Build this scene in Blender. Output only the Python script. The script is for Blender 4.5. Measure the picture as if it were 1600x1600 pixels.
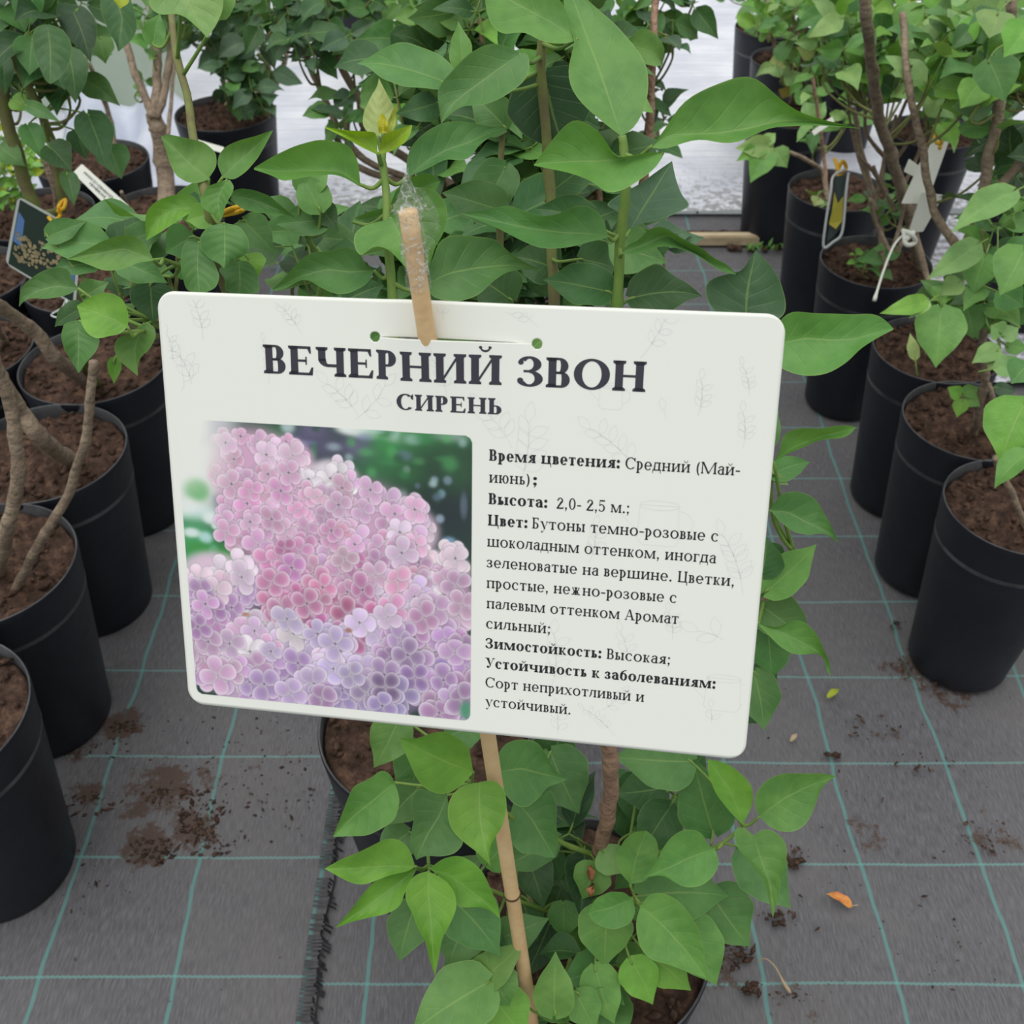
import bpy, bmesh, math, random
import numpy as np
from mathutils import Vector, noise, Matrix
random.seed(7); rng = np.random.RandomState(11)
for o in list(bpy.data.objects): bpy.data.objects.remove(o)
SC = bpy.context.scene; COL = SC.collection

# ---------------------------------------------------------------- camera, light, exposure
FP = 1650.0; PITCH = math.radians(41.5); CAMH = 1.2
cd = bpy.data.cameras.new('camera'); cam = bpy.data.objects.new('camera', cd); COL.objects.link(cam)
cam.location = (0, 0, CAMH); cam.rotation_euler = (math.pi/2-PITCH, 0, 0)
cd.sensor_width = 36; cd.lens = 36*FP/1600; cd.clip_start = .02; cd.clip_end = 60
cd.dof.use_dof = True; cd.dof.focus_distance = .60; cd.dof.aperture_fstop = 20
SC.camera = cam
SC.view_settings.view_transform = 'Standard'; SC.view_settings.look = 'None'
SC.view_settings.gamma = 1; SC.view_settings.exposure = 0.12; SC.view_settings.use_curve_mapping = False
W = bpy.data.worlds.new('greenhouse_daylight'); SC.world = W; W.use_nodes = True
wn = W.node_tree; bg = wn.nodes['Background']
tc = wn.nodes.new('ShaderNodeTexCoord'); sx = wn.nodes.new('ShaderNodeSeparateXYZ'); cr = wn.nodes.new('ShaderNodeValToRGB')
wn.links.new(tc.outputs['Generated'], sx.inputs[0]); wn.links.new(sx.outputs['Z'], cr.inputs[0])
cr.color_ramp.elements[0].position = 0.0; cr.color_ramp.elements[0].color = (.18,.20,.20,1)
cr.color_ramp.elements[1].position = .75; cr.color_ramp.elements[1].color = (1.0,1.0,.97,1)
wn.links.new(cr.outputs[0], bg.inputs[0]); bg.inputs[1].default_value = 1.13
sd = bpy.data.lights.new('sun', 'SUN'); so = bpy.data.objects.new('sun', sd); COL.objects.link(so)
sd.energy = .95; sd.angle = math.radians(40); sd.color = (1,.99,.96); so.rotation_euler = (math.radians(12), math.radians(-14), 0); so.location = (0,0,6)

CF = Vector((0, math.cos(PITCH), -math.sin(PITCH))); CU = Vector((0, math.sin(PITCH), math.cos(PITCH))); CR = Vector((1,0,0)); CP = Vector((0,0,CAMH))
def ray(px, py): return CF + CR*((px-800)/FP) - CU*((py-800)/FP)
def P(px, py, d): return CP + ray(px, py)*d
def PZ(px, py, z):
    r = ray(px, py); return CP + r*((z-CAMH)/r.z)

# ---------------------------------------------------------------- materials
def srgb(r, g, b): 
    f = lambda c: (c/255/12.92 if c/255 <= .04045 else ((c/255+.055)/1.055)**2.4)
    return (f(r), f(g), f(b), 1)
def mat(name, col=(.5,.5,.5,1), rough=.6, spec=.5, metal=0, nscale=0, ncol=None, bump=0, bscale=60, alpha=1, trans=0):
    m = bpy.data.materials.new(name); m.use_nodes = True; n = m.node_tree; b = n.nodes['Principled BSDF']
    b.inputs['Base Color'].default_value = col; b.inputs['Roughness'].default_value = rough
    b.inputs['Specular IOR Level'].default_value = spec; b.inputs['Metallic'].default_value = metal
    if trans: b.inputs['Transmission Weight'].default_value = trans
    b.inputs['Alpha'].default_value = alpha
    t = n.nodes.new('ShaderNodeTexCoord')
    if nscale:
        no = n.nodes.new('ShaderNodeTexNoise'); no.inputs['Scale'].default_value = nscale; no.inputs['Detail'].default_value = 6; no.inputs['Roughness'].default_value = .65
        r = n.nodes.new('ShaderNodeValToRGB'); r.color_ramp.elements[0].color = col; r.color_ramp.elements[1].color = ncol or col
        r.color_ramp.elements[0].position = .38; r.color_ramp.elements[1].position = .66
        n.links.new(t.outputs['Object'], no.inputs['Vector']); n.links.new(no.outputs['Fac'], r.inputs[0]); n.links.new(r.outputs[0], b.inputs['Base Color'])
    if bump:
        no2 = n.nodes.new('ShaderNodeTexNoise'); no2.inputs['Scale'].default_value = bscale; no2.inputs['Detail'].default_value = 5
        bu = n.nodes.new('ShaderNodeBump'); bu.inputs['Strength'].default_value = bump; bu.inputs['Distance'].default_value = .01
        n.links.new(t.outputs['Object'], no2.inputs['Vector']); n.links.new(no2.outputs['Fac'], bu.inputs['Height']); n.links.new(bu.outputs[0], b.inputs['Normal'])
    return m
class NT:
    """small helper for node math"""
    def __init__(s, tree): s.t = tree
    def m(s, op, a, b=None, c=None):
        n = s.t.nodes.new('ShaderNodeMath'); n.operation = op
        for i, v in enumerate((a, b, c)):
            if v is None: continue
            if isinstance(v, (int, float)): n.inputs[i].default_value = v
            else: s.t.links.new(v, n.inputs[i])
        return n.outputs[0]
    def mix(s, f, a, b, mode='MIX'):
        n = s.t.nodes.new('ShaderNodeMix'); n.data_type = 'RGBA'; n.blend_type = mode
        for i, v in ((0, f), (6, a), (7, b)):
            if isinstance(v, (int, float, tuple)): n.inputs[i].default_value = v
            else: s.t.links.new(v, n.inputs[i])
        return n.outputs[2]
    def ss(s, v, a, b, x=0.0, y=1.0):
        n = s.t.nodes.new('ShaderNodeMapRange'); n.interpolation_type = 'SMOOTHSTEP'
        s.t.links.new(v, n.inputs[0])
        for i, q in ((1,a),(2,b),(3,x),(4,y)): n.inputs[i].default_value = q
        return n.outputs[0]
    def noise(s, vec, scale, detail=4, rough=.6):
        n = s.t.nodes.new('ShaderNodeTexNoise'); n.inputs['Scale'].default_value = scale; n.inputs['Detail'].default_value = detail; n.inputs['Roughness'].default_value = rough
        s.t.links.new(vec, n.inputs['Vector']); return n.outputs['Fac']

def leaf_material(name, rough=.5, vein=.35, transl=.22):
    m = bpy.data.materials.new(name); m.use_nodes = True; n = m.node_tree; k = NT(n); b = n.nodes['Principled BSDF']; out = n.nodes['Material Output']
    at = n.nodes.new('ShaderNodeVertexColor'); at.layer_name = 'tint'
    uv = n.nodes.new('ShaderNodeUVMap'); uv.uv_map = 'uv'; s = n.nodes.new('ShaderNodeSeparateXYZ'); n.links.new(uv.outputs[0], s.inputs[0])
    u = s.outputs[0]; v = k.m('ABSOLUTE', k.m('MULTIPLY', k.m('SUBTRACT', s.outputs[1], .5), 2.0))
    mid = k.ss(v, .012, .05, 1, 0)
    q = k.m('SUBTRACT', k.m('MULTIPLY', u, 6.5), k.m('MULTIPLY', k.m('POWER', v, .8), 1.9))
    fr = k.m('ABSOLUTE', k.m('SUBTRACT', k.m('FRACT', q), .5))
    side = k.m('MULTIPLY', k.ss(fr, .0, .09, 1, 0), k.ss(v, .55, .95, 1, 0))
    geo = n.nodes.new('ShaderNodeNewGeometry'); tco = n.nodes.new('ShaderNodeTexCoord')
    nz = k.noise(tco.outputs['Object'], 45, 4)
    base = k.mix(k.ss(nz, .35, .7), at.outputs[0], k.mix(1.0, at.outputs[0], (.72,.80,.8,1), 'MULTIPLY'))
    lines = k.m('MAXIMUM', mid, k.m('MULTIPLY', side, .30))
    base = k.mix(k.m('MULTIPLY', lines, vein), base, (.33,.48,.15,1))
    edge = k.ss(v, .955, .995)
    base = k.mix(k.m('MULTIPLY', edge, .35), base, (.30,.45,.12,1))
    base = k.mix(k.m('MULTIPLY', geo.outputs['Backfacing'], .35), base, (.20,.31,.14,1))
    n.links.new(base, b.inputs['Base Color']); b.inputs['Roughness'].default_value = rough; b.inputs['Specular IOR Level'].default_value = .35
    bu = n.nodes.new('ShaderNodeBump'); bu.inputs['Strength'].default_value = .22; bu.inputs['Distance'].default_value = .0012
    h = k.m('SUBTRACT', k.m('ADD', k.m('MULTIPLY', k.noise(tco.outputs['Object'], 150, 3), .5), k.m('MULTIPLY', k.noise(tco.outputs['Object'], 38, 2), 9.0)), k.m('ADD', k.m('MULTIPLY', side, .8), mid))
    n.links.new(h, bu.inputs['Height']); n.links.new(bu.outputs[0], b.inputs['Normal'])
    tr = n.nodes.new('ShaderNodeBsdfTranslucent'); n.links.new(k.mix(1.0, base, (1.35,1.3,.5,1), 'MULTIPLY'), tr.inputs[0])
    mx = n.nodes.new('ShaderNodeMixShader'); mx.inputs[0].default_value = transl
    n.links.new(b.outputs[0], mx.inputs[1]); n.links.new(tr.outputs[0], mx.inputs[2]); n.links.new(mx.outputs[0], out.inputs[0])
    return m
M = {}
M['leaf'] = leaf_material('lilac_leaf', .47, .36, .20)
M['bark'] = mat('bark', srgb(126,110,95), .8, .3, nscale=55, ncol=srgb(162,145,125), bump=.6, bscale=120)
M['barkred'] = mat('young_bark', srgb(136,108,92), .75, .3, nscale=60, ncol=srgb(172,140,118), bump=.6, bscale=140)
M['green'] = mat('green_twig', srgb(104,138,62), .55, .4, nscale=70, ncol=srgb(124,150,72))
M['twig'] = mat('brown_twig', srgb(110,104,72), .7, .3, nscale=70, ncol=srgb(120,132,70))
M['pot'] = mat('black_pot_plastic', srgb(22,25,34), .45, .40, nscale=9, ncol=srgb(32,34,42), bump=.12, bscale=30)
M['potrim'] = mat('worn_pot_rim', srgb(40,42,47), .5, .5, nscale=12, ncol=srgb(84,85,88))
M['bamboo'] = mat('bamboo', srgb(212,176,128), .5, .4, nscale=30, ncol=srgb(226,194,148), bump=.1, bscale=150)
M['bamboonode'] = mat('bamboo_node', srgb(90,66,44), .7)
M['film'] = mat('clear_film', (1,1,1,1), .08, .7, trans=1.0)
M['film'].node_tree.nodes['Principled BSDF'].inputs['IOR'].default_value = 1.12
M['signwhite'] = mat('sign_white', srgb(238,240,234), .42, .35)
M['ink'] = mat('dark_ink', srgb(44,42,48), .55, .3)
M['inktitle'] = mat('title_ink', srgb(62,60,72), .5, .3)
M['faint'] = mat('pale_print', srgb(222,227,226), .45, .35)
M['tagwhite'] = mat('label_white', srgb(225,227,218), .4, .4)
M['tagink'] = mat('label_ink', srgb(90,92,92), .6)
M['yellow'] = mat('yellow_plastic', srgb(226,176,30), .5)
M['wood'] = mat('batten_wood', srgb(196,180,150), .7, nscale=14, ncol=srgb(170,150,120), bump=.3)
M['dry'] = mat('dry_leaf', srgb(212,150,70), .6, nscale=90, ncol=srgb(190,96,50))
M['stalk'] = mat('dry_stalk', srgb(170,150,120), .7)
M['bud'] = mat('withered_bud', srgb(190,130,90), .7, nscale=90, ncol=srgb(140,90,60))

def soil_material():
    m = bpy.data.materials.new('potting_soil'); m.use_nodes = True; n = m.node_tree; k = NT(n); b = n.nodes['Principled BSDF']
    t = n.nodes.new('ShaderNodeTexCoord'); o = t.outputs['Object']
    r = n.nodes.new('ShaderNodeValToRGB'); e = r.color_ramp.elements
    e[0].position = .3; e[0].color = srgb(44,34,30); e[1].position = .74; e[1].color = srgb(136,106,88)
    x = e.new(.5); x.color = srgb(82,64,55)
    n.links.new(k.noise(o, 55, 8, .75), r.inputs[0]); n.links.new(r.outputs[0], b.inputs['Base Color'])
    b.inputs['Roughness'].default_value = .95; b.inputs['Specular IOR Level'].default_value = .15
    bu = n.nodes.new('ShaderNodeBump'); bu.inputs['Strength'].default_value = .9; bu.inputs['Distance'].default_value = .008
    n.links.new(k.noise(o, 110, 6, .7), bu.inputs['Height']); n.links.new(bu.outputs[0], b.inputs['Normal']); return m
M['soil'] = soil_material()

def fabric_material(name, px, py, sp, dirt):
    """woven ground cover: teal marker threads every sp metres, spilled soil stains"""
    m = bpy.data.materials.new(name); m.use_nodes = True; n = m.node_tree; k = NT(n); b = n.nodes['Principled BSDF']
    t = n.nodes.new('ShaderNodeTexCoord'); o = t.outputs['Object']; s = n.nodes.new('ShaderNodeSeparateXYZ'); n.links.new(o, s.inputs[0])
    w1 = k.m('MULTIPLY', k.m('SUBTRACT', k.noise(o, 3, 3), .5), .035)
    X = k.m('ADD', s.outputs[0], w1); Y = k.m('ADD', s.outputs[1], k.m('MULTIPLY', w1, .35))
    def line(c, ph, wd):
        f = k.m('ABSOLUTE', k.m('SUBTRACT', k.m('FRACT', k.m('ADD', k.m('DIVIDE', k.m('SUBTRACT', c, ph), sp), .5)), .5))
        return k.ss(f, wd*.6/sp, wd/sp, 1, 0)
    zig = k.m('MULTIPLY', k.m('PINGPONG', s.outputs[0], .003), .35)
    lx = line(X, px, .0028); ly = line(k.m('ADD', Y, zig), py, .0019)
    # streaky weave
    mp = n.nodes.new('ShaderNodeMapping'); mp.inputs['Scale'].default_value = (520, 60, 1); n.links.new(o, mp.inputs[0])
    st = k.noise(mp.outputs[0], 1.0, 3)
    big = k.noise(o, 4.5, 5)
    base = k.mix(k.ss(st, .35, .7), srgb(80,80,84), srgb(104,103,108))
    base = k.mix(k.m('MULTIPLY', k.ss(big, .38, .68), .5), base, srgb(106,103,104))
    base = k.mix(k.m('MULTIPLY', lx, .62), base, srgb(88,146,142)); base = k.mix(k.m('MULTIPLY', ly, .52), base, srgb(106,160,155))
    # stains
    nz = k.noise(o, 38, 6, .7); tot = None
    for (dx, dy, r, a) in dirt:
        vm = n.nodes.new('ShaderNodeVectorMath'); vm.operation = 'DISTANCE'; n.links.new(o, vm.inputs[0]); vm.inputs[1].default_value = (dx, dy, 0)
        g = k.m('MULTIPLY', k.ss(vm.outputs['Value'], r*.15, r, 1, 0), a)
        tot = g if tot is None else k.m('MAXIMUM', tot, g)
    if tot is not None:
        base = k.mix(k.m('MULTIPLY', k.ss(k.m('ADD', k.m('ADD', k.m('MULTIPLY', nz, .8), k.m('MULTIPLY', k.noise(o, 160, 4, .8), .35)), k.m('MULTIPLY', tot, .34)), .76, .86), .85), base, srgb(72,54,44))
    sp2 = k.noise(o, 85, 3, .6); base = k.mix(k.m('MULTIPLY', k.ss(sp2, .69, .75), .8), base, srgb(58,48,44))
    n.links.new(base, b.inputs['Base Color']); b.inputs['Roughness'].default_value = .62; b.inputs['Specular IOR Level'].default_value = .32
    bu = n.nodes.new('ShaderNodeBump'); bu.inputs['Strength'].default_value = .25; bu.inputs['Distance'].default_value = .0015
    n.links.new(st, bu.inputs['Height']); bu2 = n.nodes.new('ShaderNodeBump'); bu2.inputs['Strength'].default_value = .5; bu2.inputs['Distance'].default_value = .012
    n.links.new(k.noise(o, 6, 3), bu2.inputs['Height']); n.links.new(bu2.outputs[0], bu.inputs['Normal']); n.links.new(bu.outputs[0], b.inputs['Normal'])
    return m

# ---------------------------------------------------------------- mesh helpers
def link(name, me, m=None, parent=None):
    o = bpy.data.objects.new(name, me); COL.objects.link(o)
    if m is not None and not me.materials:
        for q in (m if isinstance(m, (list, tuple)) else [m]): me.materials.append(q)
    if parent is not None:
        o.parent = parent
        if parent.type == 'EMPTY': o.matrix_parent_inverse = Matrix.Translation(-parent.location)
    return o
def pymesh(name, vs, fs, smooth=True):
    me = bpy.data.meshes.new(name); me.from_pydata([tuple(v) for v in vs], [], fs); me.update()
    if smooth: me.shade_smooth()
    return me
def thing(name, label, cat, loc=(0,0,0), group=None):
    o = bpy.data.objects.new(name, None); COL.objects.link(o); o.location = loc; o.empty_display_size = .05
    o['label'] = label; o['category'] = cat
    if group: o['group'] = group
    return o
def tag(o, label, cat, group=None, kind=None):
    o['label'] = label; o['category'] = cat
    if group: o['group'] = group
    if kind: o['kind'] = kind
    return o
def struct(o, label=None):
    o['kind'] = 'structure'
    if label: o['label'] = label
    return o

class MB:
    """collects leaves and tubes into one mesh (vertices, faces, uv, tint)"""
    def __init__(s): s.v = []; s.f = []; s.uv = []; s.c = []; s.n = 0
    def add(s, V, F, UV=None, C=None):
        V = np.asarray(V, float); F = [tuple(int(i)+s.n for i in f) for f in F]
        s.v.append(V); s.f += F; s.uv.append(UV if UV is not None else np.zeros((len(V),2)))
        s.c.append(np.tile(np.array(C if C is not None else (.5,.5,.5)), (len(V),1)) if np.ndim(C) < 2 else C); s.n += len(V)
    def tube(s, pts, rad, sides=8, cap=True, wob=0):
        pts = [Vector(p) for p in pts]; V = []; F = []
        if not hasattr(rad, '__len__'): rad = [rad]*len(pts)
        ref = Vector((.3,.9,.1))
        for i, p in enumerate(pts):
            d = (pts[min(i+1,len(pts)-1)]-pts[max(i-1,0)]).normalized()
            a = d.cross(ref); 
            if a.length < 1e-4: a = d.cross(Vector((1,0,0)))
            a.normalize(); b = d.cross(a)
            for j in range(sides):
                t = 2*math.pi*j/sides; r = rad[i]*(1+(wob*noise.noise((p+a*math.cos(t)*.01)*140) if wob else 0))
                V.append(p+a*(r*math.cos(t))+b*(r*math.sin(t)))
        for i in range(len(pts)-1):
            for j in range(sides):
                k = (j+1) % sides; F.append((i*sides+j, i*sides+k, (i+1)*sides+k, (i+1)*sides+j))
        if cap: F.append(tuple(range(sides))[::-1]); F.append(tuple((len(pts)-1)*sides+j for j in range(sides)))
        s.add([tuple(v) for v in V], F)
    def build(s, name, m, parent=None, smooth=True):
        me = bpy.data.meshes.new(name); V = np.concatenate(s.v)
        me.from_pydata(V.tolist(), [], s.f); me.update()
        uvl = me.uv_layers.new(name='uv'); li = np.empty(len(me.loops), int); me.loops.foreach_get('vertex_index', li)
        UV = np.concatenate(s.uv); uvl.data.foreach_set('uv', UV[li].astype('f').ravel())
        C = np.concatenate(s.c); ca = me.color_attributes.new('tint', 'FLOAT_COLOR', 'POINT')
        ca.data.foreach_set('color', np.c_[C, np.ones(len(C))].astype('f').ravel())
        if smooth: me.shade_smooth()
        return link(name, me, m, parent)

def spline(pts, n=8):
    """Catmull-Rom through 3D points"""
    pts = [Vector(p) for p in pts]
    if len(pts) < 3: return [pts[0].lerp(pts[-1], i/n) for i in range(n+1)]
    q = [pts[0]*2-pts[1]]+pts+[pts[-1]*2-pts[-2]]; out = []
    for i in range(1, len(q)-2):
        for k in range(n):
            t = k/n; a, b, c, d = q[i-1], q[i], q[i+1], q[i+2]
            out.append(.5*((2*b)+(c-a)*t+(2*a-5*b+4*c-d)*t*t+(3*b-a-3*c+d)*t**3))
    out.append(pts[-1]); return out

PT = np.array([0,.02,.05,.1,.17,.25,.33,.45,.58,.70,.80,.88,.94,.98,1.0])
PW = np.array([.10,.40,.62,.80,.92,.985,1,.95,.80,.57,.36,.20,.095,.035,.0])
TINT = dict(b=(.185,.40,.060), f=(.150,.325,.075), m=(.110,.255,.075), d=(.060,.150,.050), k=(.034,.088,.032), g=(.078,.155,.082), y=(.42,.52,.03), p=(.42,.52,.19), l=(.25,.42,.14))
def leaf(B, base, tip, nrm, width, fold=.25, arch=.08, curl=0., wave=.05, tint='m', ns=16, nt=5, seed=None, lobe=.08):
    rs = np.random.RandomState(seed if seed is not None else rng.randint(1e6))
    base = np.array(base, float); tip = np.array(tip, float); a = tip-base; L = np.linalg.norm(a); a /= L
    n = np.array(nrm, float); n -= a*n.dot(a); n /= max(np.linalg.norm(n), 1e-6); s = np.cross(a, n)
    t = np.linspace(0, 1, ns+1)[:, None]; v = np.linspace(-1, 1, 2*nt+1)[None, :]
    hw = np.interp(t, PT, PW)*width/2
    ph1, ph2 = rs.rand(2)*6.28; fq = 5+rs.rand()*4
    asym = 1+.06*np.sin(ph1)*np.sign(v)
    x = t*L - lobe*L*np.abs(v)**1.6*np.clip(1-t/.28, 0, 1)**1.3
    y = v*hw*asym*(1+.03*np.sin(t*17+ph2+v))
    bend = (rs.rand()-.5)*.10
    y = y+bend*L*np.sin(np.pi*t)*.7
    z = np.abs(v)*hw*math.tan(fold) + arch*L*4*t*(1-t) - curl*L*np.clip(t-.55, 0, 1)**2*2
    z = z + wave*L*np.abs(v)**2*np.sin(t*fq+ph1+np.sign(v)*1.3)*np.sin(np.pi*np.clip(t*1.05,0,1))
    # quilting between the side veins
    q = t*6.5-np.abs(v)**.8*1.9; z = z + .0045*L*np.cos(2*np.pi*q)*(1-np.abs(v)**3)*np.sin(np.pi*t)*np.minimum(1,np.abs(v)*4)
    Vv = base+x[..., None]*a+y[..., None]*s+z[..., None]*n
    m = 2*nt+1; F = [(i*m+j+1, (i+1)*m+j+1, (i+1)*m+j, i*m+j) for i in range(ns) for j in range(m-1)]
    uv = np.stack(np.broadcast_arrays(t, (v+1)/2), -1).reshape(-1, 2)
    c = np.array(TINT[tint] if isinstance(tint, str) else tint)*(1+(rs.rand(3)-.5)*.16)*(1+(rs.rand()-.5)*.22)
    B.add(Vv.reshape(-1, 3), F, uv, c)

def leaf_outline(B, up, mid, lo, d, tint='f', cup=.006, dd=0., wave=.0022, seed=0, ns=26, nt=6, conv=None):
    """leaf from its measured upper edge, midrib and lower edge; the blade is cupped along the rib"""
    rs = np.random.RandomState(seed)
    def res(pl):
        p = np.array([conv(*q) if conv else q for q in pl], float); s_ = np.r_[0, np.cumsum(np.hypot(*np.diff(p, axis=0).T))]; s_ /= s_[-1]
        t = np.linspace(0, 1, ns+1); q = np.c_[np.interp(t, s_, p[:,0]), np.interp(t, s_, p[:,1])]
        for _ in range(2): q[1:-1] = .25*q[:-2]+.5*q[1:-1]+.25*q[2:]
        return q
    U_, M_, L_ = res(up), res(mid), res(lo); t = np.linspace(0, 1, ns+1); V = []; UV = []; ph = rs.rand(3)*6.28
    for i in range(ns+1):
        dm = d+dd*t[i]; w_ = math.sin(math.pi*min(1, max(0, t[i])))
        for j in range(-nt, nt+1):
            v = j/nt; e = U_[i] if v > 0 else L_[i]; a = abs(v)
            x, y = M_[i]*(1-a)+e*a
            q = t[i]*6.5-a**.8*1.9
            z = dm-cup*w_*(a**1.5)+wave*w_*a*math.sin(t[i]*7+ph[0]+(1.7 if v > 0 else 0))-.0006*w_*math.cos(2*math.pi*q)*(1-a**3)*min(1, a*4)
            V.append(tuple(P(x, y, z))); UV.append((t[i], (v+1)/2))
    m = 2*nt+1; F = [(i*m+j, (i+1)*m+j, (i+1)*m+j+1, i*m+j+1) for i in range(ns) for j in range(m-1)]
    k_ = ns//2; va = Vector(V[(k_+1)*m+nt])-Vector(V[k_*m+nt]); vb = Vector(V[k_*m+nt+2])-Vector(V[k_*m+nt])
    if va.cross(vb).dot(CP-Vector(V[k_*m+nt])) < 0: F = [f[::-1] for f in F]
    c = np.array(TINT[tint] if isinstance(tint, str) else tint)*(1+(rs.rand(3)-.5)*.12)
    B.add(V, F, np.array(UV), c)
def cv(ox, oy, sc): return lambda x, y: (ox+x/sc, oy+y/sc)
def outline_leaves(Lp, outl, seed):
    for i, (cc_, u_, m_, l_, d_, dd_, tn_, cup_) in enumerate(outl):
        leaf_outline(Lp.B, u_, m_, l_, d_, tn_, cup_, dd_, conv=cc_, seed=seed+i)
        bx_, by_ = cc_(*m_[0]) if cc_ else m_[0]; bp = P(bx_, by_, d_); q_ = Lp.near(bp)
        if q_ is not None and (q_-bp).length < .09:
            mm_ = bp.lerp(q_, .5)-Vector((0,0,.004)); Lp.G.tube(spline([q_, mm_, bp], 5), np.linspace(.0015, .0009, 11), 7)
class Plant:
    def __init__(s, root, twigmat='twig'):
        s.root = root; s.B = MB(); s.T = MB(); s.G = MB(); s.samples = []; s.tw = twigmat
    def stem(s, pts, r0, r1, m='bark', name='stem', reg=True, sides=9, knob=.12):
        sp = spline(pts, 8); n = len(sp); b = MB()
        rr = [r0+(r1-r0)*i/(n-1) for i in range(n)]
        for i in range(3, n-1, 7): rr[i] *= 1.14
        for i in range(1, n-1): sp[i] = sp[i]+Vector((noise.noise(sp[i]*30), noise.noise(sp[i]*30+Vector((9,1,3))), 0))*min(.003, r0*.5)
        b.tube(sp, rr, sides, wob=knob)
        o = b.build(name, M[m], s.root)
        if reg: s.samples += sp
        return o
    def near(s, p):
        if not s.samples: return None
        return min(s.samples, key=lambda q: (q-p).length_squared+ (0.0 if q.z < p.z+.02 else .01))
    def leaf_px(s, bx, by, tx, ty, Wp, d, dd=0., roll=0., fold=.2, arch=.06, curl=0., wave=.05, tint='m', petiole=True, up=.35, **k):
        base = P(bx, by, d); tip = P(tx, ty, d+dd); ax = (tip-base).normalized()
        cen = (base+tip)/2; vdir = (CP-cen).normalized(); n = vdir+Vector((0,0,1))*up
        n = (n-ax*n.dot(ax)).normalized(); n = Matrix.Rotation(math.radians(roll), 3, ax) @ n
        vv = (vdir-ax*vdir.dot(ax)).normalized()
        wd = Wp*(d+dd/2)/FP/max(.5, abs(n.dot(vv)))/math.cos(min(fold, 1.1))
        leaf(s.B, base, tip, n, wd, fold, arch, curl, wave, tint, **k)
        if petiole and s.samples:
            q = s.near(base); dist = (q-base).length
            if dist < .10:
                mid = base.lerp(q, .5)-ax*min(.006, dist*.2)+Vector((0,0,-.003))
                s.G.tube(spline([q, mid, base, base+ax*.004], 4), [.0014,.0013,.0012,.0011,.0011,.001,.001,.001,.001,.001,.0009,.0008,.0006], 6)
            else:
                s.G.tube([base-ax*.018-Vector((0,0,.004)), base+ax*.003], [.0011,.0008], 5)
    def cluster(s, cx, cy, rx, ry, d, dr, n, size, tints, lw=.68, up=.8, droop=.25, twigs=True, ns=8, nt=3):
        """leafy shoots: opposite pairs of leaves along short twigs that grow from the nearest stem"""
        per = 4; k = max(1, int(round(n/per)))
        for i in range(k):
            a = rng.rand()*6.283; r = math.sqrt(rng.rand())
            c = P(cx+rx*r*math.cos(a), cy+ry*r*math.sin(a), d+(rng.rand()-.5)*2*dr)
            dirv = Vector((rng.randn()*.5, rng.randn()*.5, .9+rng.rand()*.5)).normalized(); Lt = size*1.1
            p0 = c-dirv*Lt*.5
            if twigs and s.samples:
                q = s.near(p0)
                if (q-p0).length < .45:
                    m1 = q.lerp(p0, .55)+Vector((0,0,-.01)); s.T.tube(spline([q, m1, p0, c], 4), np.linspace(.0022, .0012, 13), 5)
            s.G.tube([p0, c, c+dirv*Lt*.5], [.0013,.0011,.0007], 5)
            for j in range(per):
                lev = j//2; ang = (j%2)*math.pi+lev*1.57+rng.rand()*1.0
                side = dirv.cross(Vector((math.cos(ang), math.sin(ang), .1))); side.normalize()
                b = p0+dirv*Lt*(.35+.65*lev); out = (side+dirv*(.55-.1*rng.rand())-Vector((0,0,droop*(1+rng.rand())))).normalized()
                sz = size*(.7+.5*rng.rand()); b2 = b+out*sz*.18; e = b2+out*sz
                vd = (CP-b).normalized(); nn = Vector((0,0,1))*up+vd*.7+Vector((rng.randn(), rng.randn(), rng.randn()))*.45
                tt = tints[rng.randint(len(tints))]
                leaf(s.B, b2, e, nn, sz*lw*(.85+.3*rng.rand()), .15+.3*rng.rand(), .05+.1*rng.rand(), .1*rng.rand(), .07, tt, ns=ns, nt=nt)
                s.G.tube([b, b2+out*.003], [.0009,.0007], 4)
    def finish(s):
        if s.T.n: s.T.build('twigs', M[s.tw], s.root)
        if s.G.n: s.G.build('petioles', M['green'], s.root)
        if s.B.n: s.B.build('foliage', M['leaf'], s.root)

# ---------------------------------------------------------------- ground and surroundings
def sheet(name, x0, x1, y0, y1, m, z=0, nx=80, ny=80, amp=.006, sc=3.0, off=(0,0,0), edge=None):
    V = []; F = []
    for j in range(ny+1):
        for i in range(nx+1):
            x = x0+(x1-x0)*i/nx; y = y0+(y1-y0)*j/ny
            if edge and i == nx: x += edge(y)
            V.append((x, y, z+amp*(.5+.5*noise.noise(Vector((x*sc, y*sc*1.3, off[0]))))))
    for j in range(ny):
        for i in range(nx): a = j*(nx+1)+i; F.append((a, a+1, a+nx+2, a+nx+1))
    return link(name, pymesh(name, V, F), m)
gp = lambda x, y: PZ(x, y, 0.0)
d1 = [gp(250,1240), gp(300,1300), gp(235,1330), gp(195,1140), gp(145,1245), gp(330,1220), gp(420,1220), gp(120,1180)]
dirtL = [(d1[0].x,d1[0].y,.09,1), (d1[1].x,d1[1].y,.07,.9), (d1[2].x,d1[2].y,.07,1), (d1[3].x,d1[3].y,.06,1), (d1[4].x,d1[4].y,.06,.85), (d1[5].x,d1[5].y,.05,.8), (d1[6].x,d1[6].y,.09,.45),(d1[7].x,d1[7].y,.08,.6)]
e1 = [gp(1425,1045), gp(1350,1310), gp(1120,1500), gp(1240,1560), gp(1480,1085), gp(1555,1310), gp(1370,1140)]
dirtR = [(e.x, e.y, .07, a) for e, a in zip(e1, (.8,.55,.7,.5,.7,.6,.5))]
r1 = gp(272,1533); r2 = gp(55,1530); q1 = gp(1395,1540); q2 = gp(1190,1540)
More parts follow.
